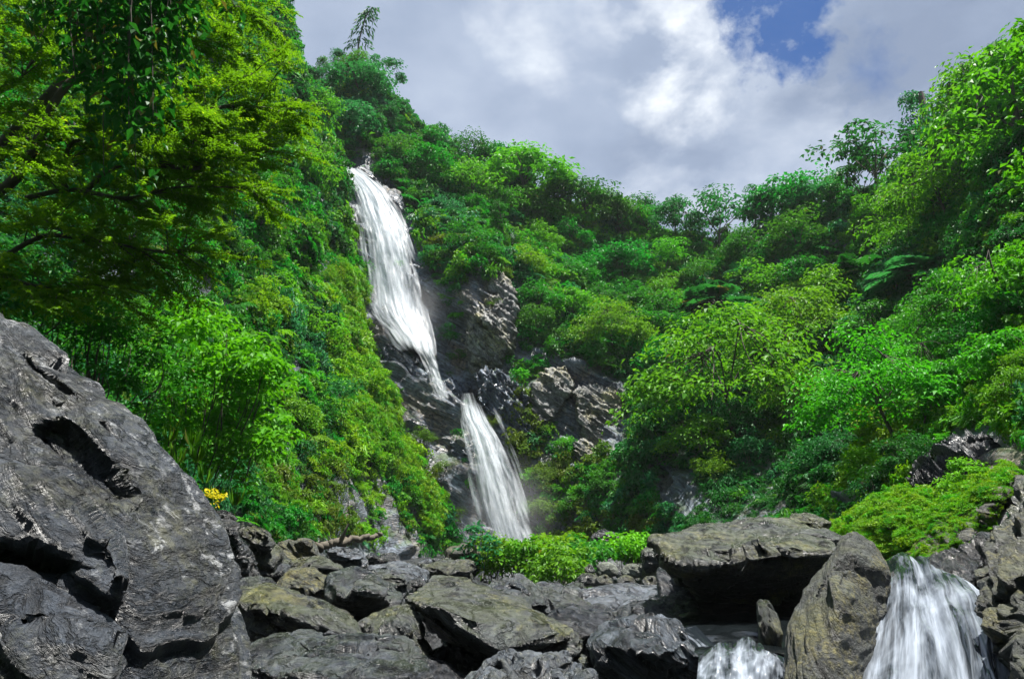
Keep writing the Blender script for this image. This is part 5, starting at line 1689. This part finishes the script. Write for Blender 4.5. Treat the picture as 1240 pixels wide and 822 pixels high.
TREES = [
    # skyline, left to right
    (S_BACK, 'bamboo', 0, 'blue', 434, 100, 108, 0.8, 'single bamboo culm arching above the left ridge top', 0),
    (S_BACK, 'slender', 1, 'blue', 400, 102, 50, 1.2, 'bluish feathery tree on the ridge left of the bamboo culm', 1),
    (S_BACK, 'broad', 1, 'mid', 428, 100, 50, 1.0, 'dense tree at the foot of the arching bamboo culm', 1),
    (S_BACK, 'airy', 1, 'blue', 462, 118, 52, 1.0, 'open topped tree on the ridge just right of the bamboo culm', 1),
    (S_BACK, 'slender', 2, 'mid', 385, 100, 40, 1.2, 'short tree at the left end of the ridge', 1),
    (S_BACK, 'airy', 2, 'deep', 528, 165, 34, 1.2, 'small open tree on the ridge halfway between bamboo and round dark pair', 1),
    (S_BACK, 'broad', 2, 'deep', 566, 186, 55, 0.9, 'round dark tree standing on the skyline, taller of a pair', 1),
    (S_BACK, 'broad', 3, 'mid', 594, 198, 50, 0.8, 'greener tree on the right of the dark skyline pair', 1),
    (S_BACK, 'broad', 4, 'bright', 640, 246, 74, 1.15, 'big light green tree where the ridge dips right of the dark pair', 1),
    (S_BACK, 'broad', 1, 'bright', 678, 256, 50, 1.1, 'light green tree leaning against the big light green ridge tree', 1),
    (S_BACK, 'broad', 2, 'deep', 712, 272, 58, 1.15, 'dark rounded tree on the falling ridge line', 1),
    (S_BACK, 'broad', 3, 'mid', 748, 286, 50, 1.0, 'mid green tree right of the dark rounded ridge tree', 1),
    (S_BACK, 'airy', 3, 'mid', 788, 296, 48, 1.0, 'small tree at the left of the saddle in the skyline', 1),
    (S_BACK, 'broad', 4, 'deep', 818, 300, 60, .75, 'compact dark tree poking up in the saddle of the skyline', 1),
    (S_BACK, 'airy', 4, 'deep', 872, 300, 76, 0.95, 'open crowned tree with bare trunk showing against the sky in the saddle', 1),
    (S_BACK, 'slender', 3, 'blue', 914, 296, 72, 1.0, 'hazy blue slender tree behind the skyline, right of the open crowned tree', 1),
    (S_BACK, 'broad', 5, 'mid', 954, 282, 84, 0.95, 'tall leafy tree on the skyline right of the hazy slender tree', 1),
    (S_BACK, 'airy', 5, 'blue', 1000, 270, 52, 1.0, 'thin twiggy tree on the skyline right of the tall leafy tree', 1),
    (S_BACK, 'airy', 6, 'deep', 1072, 252, 84, 0.95, 'flat topped dark tree with bare limbs on the right skyline', 1),
    (S_BACK, 'airy', 1, 'deep', 1048, 258, 56, 0.9, 'lower dark tree beside the flat topped one', 1),
    (S_BACK, 'vinepost', 0, 'blue', 1128, 200, 78, 0.9, 'creeper smothered snag standing on the right ridge', 1),
    (S_BACK, 'broad', 2, 'deep', 1165, 196, 84, .95, 'dark round tree right of the creeper smothered snag', 1),
    (S_BACK, 'broad', 3, 'bright', 1206, 176, 110, 0.8, 'tall bright tree at the upper right edge', 1),
    (S_BACK, 'broad', 4, 'yellow', 1236, 220, 150, .8, 'yellow green tall tree cut by the right edge of the photo', 1),
    # big trees on the right slope
    (S_BACK, 'umbrella', 1, 'bright', 1150, 285, 110, 0.95, 'broad pale domed tree below the creeper smothered snag', 2),
    (S_BACK, 'umbrella', 2, 'bright', 894, 548, 190, .95, 'largest wide tiered tree in the middle of the right slope', 2),
    (S_BACK, 'umbrella', 3, 'bright', 950, 450, 120, 1.0, 'bright tiered tree just above and behind the largest tiered tree', 2),
    (S_BACK, 'umbrella', 4, 'yellow', 966, 512, 70, 0.9, 'small yellowish flat topped tree right of the largest tiered tree', 2),
    (S_BACK, 'umbrella', 5, 'bright', 1092, 545, 135, 1.0, 'spreading tree with thin dark trunk above the mossy mound', 2),
    (S_BACK, 'umbrella', 1, 'bright', 1128, 488, 90, 0.9, 'bright spreading tree up slope behind the thin trunked one', 2),
    (S_BACK, 'umbrella', 3, 'mid', 1160, 430, 100, 1.0, 'dark limbed spreading tree near the right edge', 2),
    (S_BACK, 'broad', 1, 'bright', 1010, 385, 80, 1.15, 'bright round tree left of the giant leaf plants', 2),
    (S_BACK, 'broad', 5, 'yellow', 1236, 395, 110, .9, 'yellow green tree low on the right edge', 2),
    (S_BACK, 'broad', 3, 'bright', 1225, 470, 80, 1.0, 'fresh green small tree at the right edge over the slate outcrop', 2),
    (S_BACK, 'umbrella', 2, 'bright', 742, 440, 78, .95, 'bright flat tiered small tree upslope of the pale cracked cliff block', 2),
    (S_BACK, 'broad', 4, 'bright', 690, 395, 66, 1.1, 'light green bushy tree right of the ochre crag', 2),
    (S_BACK, 'broad', 2, 'yellow', 636, 345, 60, 1.1, 'pale yellowish tree crowning the ochre crag', 2),
    (S_BACK, 'broad', 5, 'mid', 790, 400, 74, 1.1, 'mid green tree left of the topmost giant leaf plant', 2),
    (S_BACK, 'palm', 1, 'deep', 868, 384, 58, 1.25, 'dark giant leaf plant on the slope above the largest tiered tree', 3),
    (S_BACK, 'palm', 2, 'blue', 1118, 345, 52, 1.5, 'sprawling bluish giant leaf plant on the upper right slope', 3),
    (S_BACK, 'palm', 3, 'deep', 1062, 342, 48, 1.3, 'giant leaf plant left of the sprawling bluish one', 3),
    (S_BACK, 'palm', 1, 'blue', 1030, 410, 50, 1.2, 'giant leaf plant below the bright round tree', 3),
    # left slope
    (S_LEFT, 'broad', 1, 'bright', 398, 150, 60, 1.0, 'light tree high on the left shoulder beside the notch', 4),
    (S_LEFT, 'broad', 2, 'yellow', 372, 235, 84, .9, 'yellow green tree on the edge of the left shoulder', 4),
    (S_LEFT, 'slender', 4, 'blue', 350, 130, 76, 1.0, 'bluish feathery tree behind the big branching tree on the left', 4),
    (S_LEFT, 'slender', 1, 'mid', 330, 90, 74, 1.0, 'feathery tree high above the left shoulder', 4),
    (S_LEFT, 'broad', 3, 'mid', 320, 300, 80, 1.0, 'mid green tree hanging on the left slope under the branching tree', 4),
    (S_LEFT, 'bush', 2, 'blue', 392, 500, 52, 1.4, 'bluish dome bush low on the left slope', 4),
    (S_LEFT, 'bush', 1, 'moss', 428, 480, 56, 1.3, 'lush yellow green cushion on the rounded edge of the left shoulder', 4),
    (S_LEFT, 'bush', 3, 'bright', 385, 420, 60, 1.3, 'bright bush halfway up the left shoulder', 4),
]
TGROUP = [None, 'trees along the skyline', 'larger trees of the gorge slope', 'giant leaf plants', 'trees on the left shoulder']
for surf, kind, seed, mat, px, py, hpx, wide, lab, gi_ in TREES:
    if gi_ == 1 and px > 470:
        hpx, wide = hpx * 1.2, wide * 1.12
    tree_at(surf, kind, seed, mat, px, py, hpx, wide, lab, TGROUP[gi_], pale=(seed % 2 == 0), yaw=0 if kind == 'bamboo' else None)
USED = [(t[4], t[5] - t[6] * 0.6) for t in TREES]

# more trees between them, each told by the thing it stands next to
MARKS = [('the single bamboo culm', 438, 40), ('the head of the waterfall', 420, 195), ('the middle of the upper waterfall', 470, 300), ('the ochre crag', 592, 380), ('the round dark skyline pair', 580, 160),
         ('the big light green ridge tree', 640, 205), ('the saddle in the skyline', 830, 255), ('the largest tiered tree', 885, 440), ('the topmost giant leaf plant', 868, 355), ('the sprawling giant leaf plant', 1118, 320),
         ('the broad pale domed tree', 1150, 235), ('the thin trunked spreading tree', 1090, 460), ('the slate outcrop', 1160, 560), ('the mossy mound', 1095, 630), ('the pale cracked cliff block', 728, 510),
         ('the overhanging boulder', 905, 640), ('the flat topped skyline tree', 1072, 190), ('the bluish dome bush', 392, 475), ('the leafy patch by the weir', 660, 685), ('the yellow flowering spot', 255, 600),
         ('the creeper smothered snag', 1128, 150), ('the lower waterfall', 600, 570), ('the tall leafy skyline tree', 955, 225), ('the small yellowish flat topped tree', 965, 470), ('the tall bright tree at the upper right edge', 1215, 110)]
TONE_WORD = {'bright': 'light green', 'mid': 'mid green', 'deep': 'dark green', 'blue': 'bluish green', 'moss': 'lime green', 'olive': 'olive', 'yellow': 'yellow green'}
SHAPE_WORD = {'broad': 'rounded tree', 'umbrella': 'flat topped tree', 'bush': 'low bush', 'airy': 'open crowned tree', 'slender': 'feathery tree'}
gt = np.random.default_rng(77)
taken = set(t[8] for t in TREES)


def describe(kind, mat, cx, cy, hpx):
    size = 'small ' if hpx < 44 else ('tall ' if hpx > 70 else '')
    order = sorted(MARKS, key=lambda m_: (m_[1] - cx) ** 2 + (m_[2] - cy) ** 2)
    for nm, mx_, my_ in order[:5]:
        dx, dy = cx - mx_, cy - my_
        if abs(dx) > 2 * abs(dy):
            rel = 'to the right of' if dx > 0 else 'to the left of'
        elif abs(dy) > 2 * abs(dx):
            rel = 'below' if dy > 0 else 'above'
        else:
            rel = ('below and ' if dy > 0 else 'above and ') + ('right of' if dx > 0 else 'left of')
        d = math.hypot(dx, dy)
        far = 'close ' if d < 40 else ('' if d < 85 else 'well ')
        lab = f'{size}{TONE_WORD[mat]} {SHAPE_WORD[kind]} {far}{rel} {nm}'
        if lab not in taken and len(lab.split()) <= 16:
            taken.add(lab)
            return lab
    return None


def fill_trees(surf, rockm, n_try, box, kinds, hr, mind, group, limit):
    v, X, Y = surf
    made = 0
    for _ in range(n_try):
        if made >= limit:
            break
        px, py = gt.uniform(box[0], box[1]), gt.uniform(box[2], box[3])
        d2 = (X - px) ** 2 + (Y - py) ** 2
        i = int(np.argmin(d2))
        if d2[i] > 60 or rockm[i] > 0.2:
            continue
        kind = kinds[gt.integers(len(kinds))]
        hpx = gt.uniform(*hr) * (0.8 if kind == 'bush' else 1.0)
        cx, cy = px, py - hpx * .6
        if 412 < cx < 560 and cy > 175 and abs(cx - np.interp(cy, [180, 300, 450, 660], [425, 475, 530, 600])) < 60 + hpx * .3:
            continue
        if 600 < cx < 775 and 425 < cy < 600:
            continue
        if any((cx - a_) ** 2 + (cy - b_) ** 2 < mind ** 2 for a_, b_ in USED):
            continue
        mat = TN[int(tint_of(np.array([px]), np.array([py]), v[i:i + 1], gt)[0])]
        lab = describe(kind, mat, cx, cy, hpx)
        if lab is None:
            continue
        USED.append((cx, cy))
        tree_at(surf, kind, int(gt.integers(1, 6)), mat, px, py, hpx, gt.uniform(.9, 1.25), lab, group, pale=gt.random() < .5)
        made += 1
    print('fill', group, made)


fill_trees(S_BACK, rk, 4000, (400, 1250, 90, 620), ['broad', 'broad', 'bush', 'broad', 'slender', 'bush'], (40, 74), 27, 'trees filling the gorge slope', 120)
fill_trees(S_LEFT, lrk, 1500, (60, 425, 120, 610), ['broad', 'bush', 'bush', 'slender'], (40, 76), 32, 'trees filling the left slope', 40)

# ------------------------------------------------------------------ near plants
def spray(soup, g, p0, p1, nrm, leaflet, n=11, aspect=.52, droop=.12, tone=None):
    """pinnate twig: leaflets in two rows along p0-p1"""
    p0, p1 = np.asarray(p0), np.asarray(p1)
    t = np.linspace(0.12, 1, n)
    ax = p1 - p0
    L = np.linalg.norm(ax)
    ax = ax / L
    sd = np.cross(nrm, ax)
    sd /= max(np.linalg.norm(sd), 1e-6)
    pos = p0 + ax * (L * t)[:, None] - np.array([0, 0, 1]) * (droop * L * t * t)[:, None]
    tn = g.random() if tone is None else tone
    for sg in (-1, 1):
        d = sd * sg + ax * .55 + .22 * g.normal(size=(n, 3)) - np.array([0, 0, .15])
        ln = leaflet * g.uniform(.75, 1.2, n) * (1 - .35 * t)
        put_leaves(soup, pos, d, np.tile(nrm, (n, 1)) + .35 * g.normal(size=(n, 3)), ln, ln * aspect, np.clip(tn * .6 + .4 * g.random(n), 0, 1))


# the big branching tree on the left, leaning out over the stream
def big_tree():
    g = np.random.default_rng(901)
    base = P(-150, 420, 7.2)
    e = link('branching_tree', None, base)
    tag(e, 'large feathery leaved tree with long dark branches reaching in from the left edge', 'tree')
    b = np.array(base)
    W = lambda px, py, Y: np.array(P(px, py, Y)) - b
    T, Cn = Soup(), Soup()
    tr = curve_pts([W(-150, 440, 7.2), W(-90, 300, 7.2), W(-20, 205, 7.2), W(60, 120, 7.3), W(100, 60, 7.4), W(130, -60, 7.5), W(140, -160, 7.6)], 8)
    T.add(*tube(tr, np.linspace(.13, .04, len(tr)), 9))
    tr2 = curve_pts([W(-60, 260, 7.2), W(20, 215, 6.9), W(70, 118, 6.8), W(120, 70, 6.9), W(200, 20, 7.2)], 8)
    T.add(*tube(tr2, np.linspace(.07, .02, len(tr2)), 8))
    limbs = [
        [(40, 240, 7.2), (75, 232, 7), (150, 236, 7), (215, 232, 7.2), (300, 240, 7.5)],
        [(78, 235, 7.0), (78, 205, 7.0), (95, 180, 7), (150, 168, 7), (200, 150, 7.2), (260, 150, 7.5)],
        [(95, 238, 7.0), (140, 215, 6.9), (195, 190, 7), (240, 178, 7.2)],
        [(10, 170, 7.1), (60, 172, 7), (120, 160, 7.1), (190, 120, 7.3), (300, 100, 7.8)],
        [(-30, 330, 7), (40, 292, 6.8), (100, 290, 6.9), (180, 300, 7.2), (240, 305, 7.6)],
        [(100, 60, 7.4), (170, 50, 7.6), (240, 45, 7.9), (300, 60, 8.3)],
        [(120, 0, 7.5), (200, -20, 7.8), (265, 0, 8.2), (305, 20, 8.5)],
        [(110, 40, 7.4), (60, 10, 7.2), (0, -30, 7), (-60, -40, 7)],
        [(150, 200, 7.0), (230, 205, 7.3), (285, 190, 7.8), (318, 185, 8.1)],
        [(-20, 205, 7.2), (-10, 140, 6.9), (20, 90, 6.8), (60, 40, 6.9)],
        [(-60, 280, 7.0), (-10, 320, 6.8), (60, 350, 6.9), (130, 350, 7.2)],
        [(200, 150, 7.3), (270, 130, 7.7), (315, 130, 8.1), (335, 140, 8.3)],
    ]
    tips = []
    for k, l in enumerate(limbs):
        Lb = Soup()
        pth = curve_pts([W(*q) + .05 * g.normal(size=3) for q in l], 8)
        Lb.add(*tube(pth, np.linspace(.036, .006, len(pth)), 6))
        for i in range(6, len(pth), 2):
            for _ in range(2):
                d = unit(pth[i] - pth[i - 3]) + .9 * g.normal(size=3) * np.array([1, .9, .35])
                d = unit(d)
                q = pth[i] + d * g.uniform(.35, .8) - np.array([0, 0, .08])
                tw = curve_pts([pth[i], (pth[i] + q) / 2 + np.array([0, 0, .06]), q], 4)
                Lb.add(*tube(tw, np.linspace(.009, .003, len(tw)), 4))
                for j in range(2, len(tw), 1):
                    tips.append((tw[j], d))
        link('branch', Lb.mesh('branch', M_BARK), parent=e)
    for p, d in tips:
        for _ in range(2):
            dd = unit(d + .8 * g.normal(size=3) * np.array([1, 1, .3]))
            L = g.uniform(.2, .36)
            nrm = unit(np.array([0, 0, 1.0]) + .3 * g.normal(size=3))
            spray(Cn, g, p, p + dd * L, nrm, .062, 10)
    # outer tiers of foliage beyond the drawn limbs
    REG = [(-160, -120), (120, -140), (285, -60), (305, 40), (325, 110), (318, 190), (285, 240), (250, 290), (200, 320), (140, 370), (20, 380), (-160, 420)]
    n = 0
    while n < 1000:
        px, py = g.uniform(-160, 375), g.uniform(-130, 410)
        if not in_poly(np.array([px]), np.array([py]), REG)[0]:
            continue
        q = fbm(np.array([[px / 55, py / 24, 3.3]]), 2, 905)[0]
        if q < -.28 + (0.25 if px > 250 else 0):
            continue
        n += 1
        Y = 7.0 + .0035 * max(0, px) + .9 * q + g.uniform(-.5, .7)
        p = W(px, py, Y)
        dd = unit(np.array([.55, .05, -.12]) + .8 * g.normal(size=3) * np.array([1, 1, .25]))
        L = g.uniform(.24, .42)
        spray(Cn, g, p, p + dd * L, unit(np.array([0, 0, 1.0]) + .3 * g.normal(size=3)), .062, 11)
    link('trunk', T.mesh('trunk', M_BARK), parent=e)
    link('crown', Cn.mesh('crown', foliage('leaf_pinnate', (0.034, 0.150, 0.005), (0.120, 0.335, 0.008), (0.26, 0.44, 0.02), trans=0.58), smooth=False), parent=e)


big_tree()


def hanging_vine():
    g = np.random.default_rng(911)
    top = P(165, -60, 5.6)
    e = link('hanging_vine', None, top)
    tag(e, 'dark curtain of hanging creeper with broad leaves in the upper left', 'vine')
    b = np.array(top)
    S, Lf = Soup(), Soup()
    for k in range(34):
        px = g.normal(150, 48)
        ln = g.uniform(40, 230) * math.exp(-((px - 150) / 75) ** 2) + 60
        Y = 5.7 + g.uniform(-.4, .5)
        p0, p1 = np.array(P(px, -70, Y)) - b, np.array(P(px + g.normal(0, 8), -60 + ln, Y + .1)) - b
        pth = curve_pts([p0, (p0 + p1) / 2 + .06 * g.normal(size=3), p1], 6)
        S.add(*tube(pth, np.linspace(.008, .003, len(pth)), 4))
        L = np.linalg.norm(p1 - p0)
        n = int(L / .020)
        t = g.random(n)
        pos = p0 + (p1 - p0) * t[:, None] + .11 * g.normal(size=(n, 3))
        out = unit(g.normal(size=(n, 3)) * np.array([1, 1, .2]))
        put_leaves(Lf, pos, out * .9 - np.array([0, 0, .6]), out * .5 + np.array([0, 0, .8]), .13 * g.uniform(.6, 1.25, n), .07 * g.uniform(.7, 1.2, n), g.random(n) * .8)
    link('stems', S.mesh('stems', M_BARK), parent=e)
    link('leaves', Lf.mesh('leaves', G['deep'], smooth=False), parent=e)


hanging_vine()


def near_shrub(name, cat, label, base, blobs, mat, ll, per, group=None, seed=1, aspect=.5, stems=True, droop=.35):
    g = np.random.default_rng(seed)
    e = link(name, None, base)
    tag(e, label, cat, group)
    b = np.array(base)
    S, Lf = Soup(), Soup()
    for (px, py, Y, r) in blobs:
        c = np.array(P(px, py, Y)) - b
        q0 = np.array([c[0] * .8, c[1] * .8, 0.55 * c[2] - .2])
        pth = curve_pts([q0, (q0 + c) * .5 + .06 * g.normal(size=3), c], 6)
        S.add(*tube(pth, np.linspace(.012, .004, len(pth)), 5))
        for k in range(5):
            cc = c + r * .75 * g.normal(size=3) * np.array([.7, .7, .5])
            blob_leaves(Lf, g, cc, np.array([r, r, r * .55]) * g.uniform(.5, .8), per // 5, ll, up=.8, droop=droop, hollow=.3, aspect=aspect, under=.3)
    link('stems', S.mesh('stems', M_BARK), parent=e)
    link('foliage', Lf.mesh('foliage', G[mat], smooth=False), parent=e)
    return e


gb = np.random.default_rng(921)


def blobs_in(poly, n, Y0, Y1, r, g):
    out = []
    xs, ys = [p[0] for p in poly], [p[1] for p in poly]
    while len(out) < n:
        px, py = g.uniform(min(xs), max(xs)), g.uniform(min(ys), max(ys))
        if in_poly(np.array([px]), np.array([py]), poly)[0]:
            out.append((px, py, Y0 + (Y1 - Y0) * g.random(), r * g.uniform(.7, 1.3)))
    return out


near_shrub('glossy_bush', 'bush', 'big glossy bright green bush behind the huge scuffed rock', P(215, 600, 10.2),
           blobs_in([(180, 400), (240, 372), (300, 400), (325, 440), (330, 500), (325, 560), (280, 580), (220, 560), (190, 480)], 46, 10.2, 12.4, .42, gb), 'yellow', .135, 140, seed=923)
near_shrub('glossy_bush', 'bush', 'darker bush along the upper edge of the huge scuffed rock', P(110, 520, 8.6),
           blobs_in([(40, 380), (110, 375), (190, 400), (215, 480), (190, 520), (140, 470), (80, 420)], 26, 8.2, 9.6, .36, gb), 'mid', .085, 170, seed=925)
near_shrub('glossy_bush', 'bush', 'shady bush at the left edge under the branching tree', P(20, 400, 8.0),
           blobs_in([(-80, 300), (60, 320), (120, 370), (20, 392), (-80, 372)], 22, 7.8, 9.2, .4, gb), 'deep', .085, 170, seed=927)


def blades(name, label, base, spots, mat, L, w, n, seed, cat='grass clump', group=None):
    g = np.random.default_rng(seed)
    e = link(name, None, base)
    tag(e, label, cat, group)
    b = np.array(base)
    S = Soup()
    for (px, py, Y) in spots:
        c = np.array(P(px, py, Y)) - b
        a = g.uniform(0, 6.28, n)
        out = np.stack([np.cos(a), np.sin(a), 0 * a], -1)
        l = L * g.uniform(.6, 1.2, n)
        p0 = c + out * .03
        ax = out * (.5 * l)[:, None] + np.array([0, 0, 1.0]) * (.75 * l)[:, None]
        put_leaves(S, p0, ax, np.cross(ax, np.cross(out, [0, 0, 1.0])), np.linalg.norm(ax, axis=1), np.full(n, w), g.random(n), droop=.25)
    link('blades', S.mesh('blades', G[mat], smooth=False), parent=e)


blades('bamboo_grass', 'clump of long bladed bamboo grass below the glossy bush', P(225, 590, 9.6), [(215, 560, 9.6), (232, 540, 9.9), (205, 535, 9.4), (248, 585, 9.9), (222, 600, 9.4), (262, 610, 10), (238, 560, 10.0), (285, 612, 10.2), (210, 520, 9.6)], 'bright', .3, .022, 26, 931)
near_shrub('yellow_flowering_plant', 'plant', 'yellow leaved plant at the foot of the bamboo grass', P(255, 612, 9.6), [(250, 600, 9.5, .1), (258, 606, 9.5, .12), (262, 598, 9.6, .09)], 'gold', .06, 40, seed=933)

# the leafy patch below the waterfall
PATCH = [
    ('leafy plant at the left end of the patch in front of the waterfall', [(585, 690), (590, 672), (606, 668), (612, 690)], 19.5, 'yellow'),
    ('bright round leafy plant directly under the waterfall foot', [(606, 700), (608, 672), (632, 662), (650, 672), (655, 700)], 19.2, 'bright'),
    ('bright leafy plant in the middle of the patch before the waterfall', [(650, 706), (652, 680), (680, 672), (694, 684), (700, 708)], 17.8, 'bright'),
    ('leafy plant at the right end of the patch, before the dark square rock', [(690, 690), (698, 670), (712, 662), (726, 668), (728, 682)], 19.6, 'mid'),
    ('low yellow green plant behind the patch', [(640, 674), (660, 662), (690, 664), (700, 674)], 21.5, 'yellow'),
    ('low grassy plant left of the weir stones', [(738, 674), (760, 664), (790, 666), (804, 676)], 20.5, 'moss'),
]
for i, (lab, poly, Y, mat) in enumerate(PATCH):
    bl = blobs_in(poly, 13, Y - .5, Y + .9, .42, gb)
    mx_ = sum(p[0] for p in poly) / len(poly)
    near_shrub('leafy_plant', 'plant', lab, P(mx_, 708, Y), [(x, y - 6, d, r) for x, y, d, r in bl], mat, .135, 120, 'leafy patch before the waterfall', 941 + i, .62)
near_shrub('sapling', 'plant', 'thin leafy sapling standing left of the waterfall foot', P(580, 692, 18.5),
           [(566, 660, 18.4, .22), (580, 646, 18.5, .26), (594, 655, 18.5, .22), (575, 640, 18.6, .2), (588, 670, 18.4, .24), (572, 676, 18.4, .2)], 'blue', .16, 48, seed=951, aspect=.45)
near_shrub('leafy_branch', 'branch', 'bright leafy branch reaching in at the upper right edge', P(1330, 190, 6.5),
           [(1236, 60, 7.2, .2), (1244, 90, 7.1, .22), (1238, 196, 6.6, .12), (1250, 210, 6.5, .16), (1260, 130, 7, .25), (1230, 40, 7.4, .14)], 'bright', .1, 60, seed=953)

# plants rooted in cracks of the cliff and at its foot
CRACK = [
    ('grassy tuft on top of the ochre crag', S_BACK, 606, 338, 26, 'olive'), ('green clump on the face of the ochre crag', S_BACK, 600, 372, 20, 'yellow'), ('small shrub between ochre crag and mossy crag', S_BACK, 552, 432, 22, 'mid'),
    ('shrub on the wet shoulder right of the lower fall', S_BACK, 648, 448, 20, 'mid'), ('bush in the cleft between the two cracked cliff blocks', S_BACK, 688, 556, 30, 'bright'),
    ('olive bush under the brown cracked block', S_BACK, 662, 590, 32, 'olive'), ('bush at the cliff foot right of the lower fall', S_BACK, 672, 640, 40, 'olive'), ('green bush below the pale cracked block', S_BACK, 738, 606, 34, 'mid'),
    ('bush over the cliff foot rock', S_BACK, 700, 632, 34, 'mid'), ('tuft on the dark cliff left of the lower fall', S_BACK, 538, 580, 22, 'olive'), ('little bush on the dark cliff below the buttress', S_BACK, 512, 545, 26, 'olive'),
    ('shrub on the bank right above the flat grey rock', S_BACK, 545, 640, 30, 'olive'), ('green tuft beside the notch of the waterfall', S_BACK, 470, 215, 26, 'mid'), ('shrub right of the upper waterfall halfway down', S_BACK, 530, 330, 34, 'blue'),
    ('shrub by the thin trickle', S_BACK, 545, 415, 26, 'mid'), ('pale green shrub beside bluish bare rock', S_BACK, 862, 585, 40, 'yellow'),
]
for i, (lab, sf, px, py, h, mat) in enumerate(CRACK):
    tree_at(sf, 'bush', 1 + i % 5, mat, px, py, h, 1.25, lab, 'bushes rooted in the cliff')

# ------------------------------------------------------------------ spray hanging at the falls
def mist(label, c, rad, dens):
    bm = bmesh.new()
    bmesh.ops.create_icosphere(bm, subdivisions=3, radius=1.0)
    for v in bm.verts:
        v.co = Vector((v.co.x * rad[0], v.co.y * rad[1], v.co.z * rad[2]))
    me = bpy.data.meshes.new('mist')
    bm.to_mesh(me)
    bm.free()
    m, nt, out = new_mat('mist')
    pv = N(nt, 'ShaderNodeVolumePrincipled')
    pv.inputs['Color'].default_value = (0.95, 0.97, 1.0, 1)
    tc = N(nt, 'ShaderNodeTexCoord')
    vm = N(nt, 'ShaderNodeVectorMath', operation='DIVIDE')
    nt.links.new(tc.outputs['Object'], vm.inputs[0])
    vm.inputs[1].default_value = rad
    ln_ = N(nt, 'ShaderNodeVectorMath', operation='LENGTH')
    nt.links.new(vm.outputs[0], ln_.inputs[0])
    fall = math_(nt, 'POWER', math_(nt, 'SUBTRACT', 1.0, ln_.outputs['Value'], clamp=True), 1.3)
    nz = noise_tex(nt, tc.outputs['Object'], 0.7, 3)
    nt.links.new(math_(nt, 'MULTIPLY', math_(nt, 'MULTIPLY', fall, nz), dens * 2), pv.inputs['Density'])
    nt.links.new(pv.outputs[0], out.inputs['Volume'])
    me.materials.append(m)
    o = link('mist', me, c)
    tag(o, label, 'mist', kind='stuff')


mist('fine spray drifting where the upper fall strikes the ledge', P(500, 385, 41.5), (2.6, 2.2, 3.2), 0.16)
mist('fine spray drifting around the foot of the lower fall', P(615, 625, 34), (2.8, 2.2, 3.4), 0.14)


# the air of the gorge
bm = bmesh.new()
bmesh.ops.create_cube(bm, size=1.0)
for v in bm.verts:
    v.co = Vector((v.co.x * 190, v.co.y * 160 + 50, v.co.z * 100 + 42))
me = bpy.data.meshes.new('haze')
bm.to_mesh(me)
bm.free()
m, nt, out = new_mat('haze')
pv = N(nt, 'ShaderNodeVolumePrincipled')
pv.inputs['Color'].default_value = (0.86, 0.93, 1.0, 1)
pv.inputs['Density'].default_value = 0.00026
nt.links.new(pv.outputs[0], out.inputs['Volume'])
me.materials.append(m)
hz = link('haze', me)
tag(hz, 'thin damp air filling the gorge', 'haze', kind='stuff')
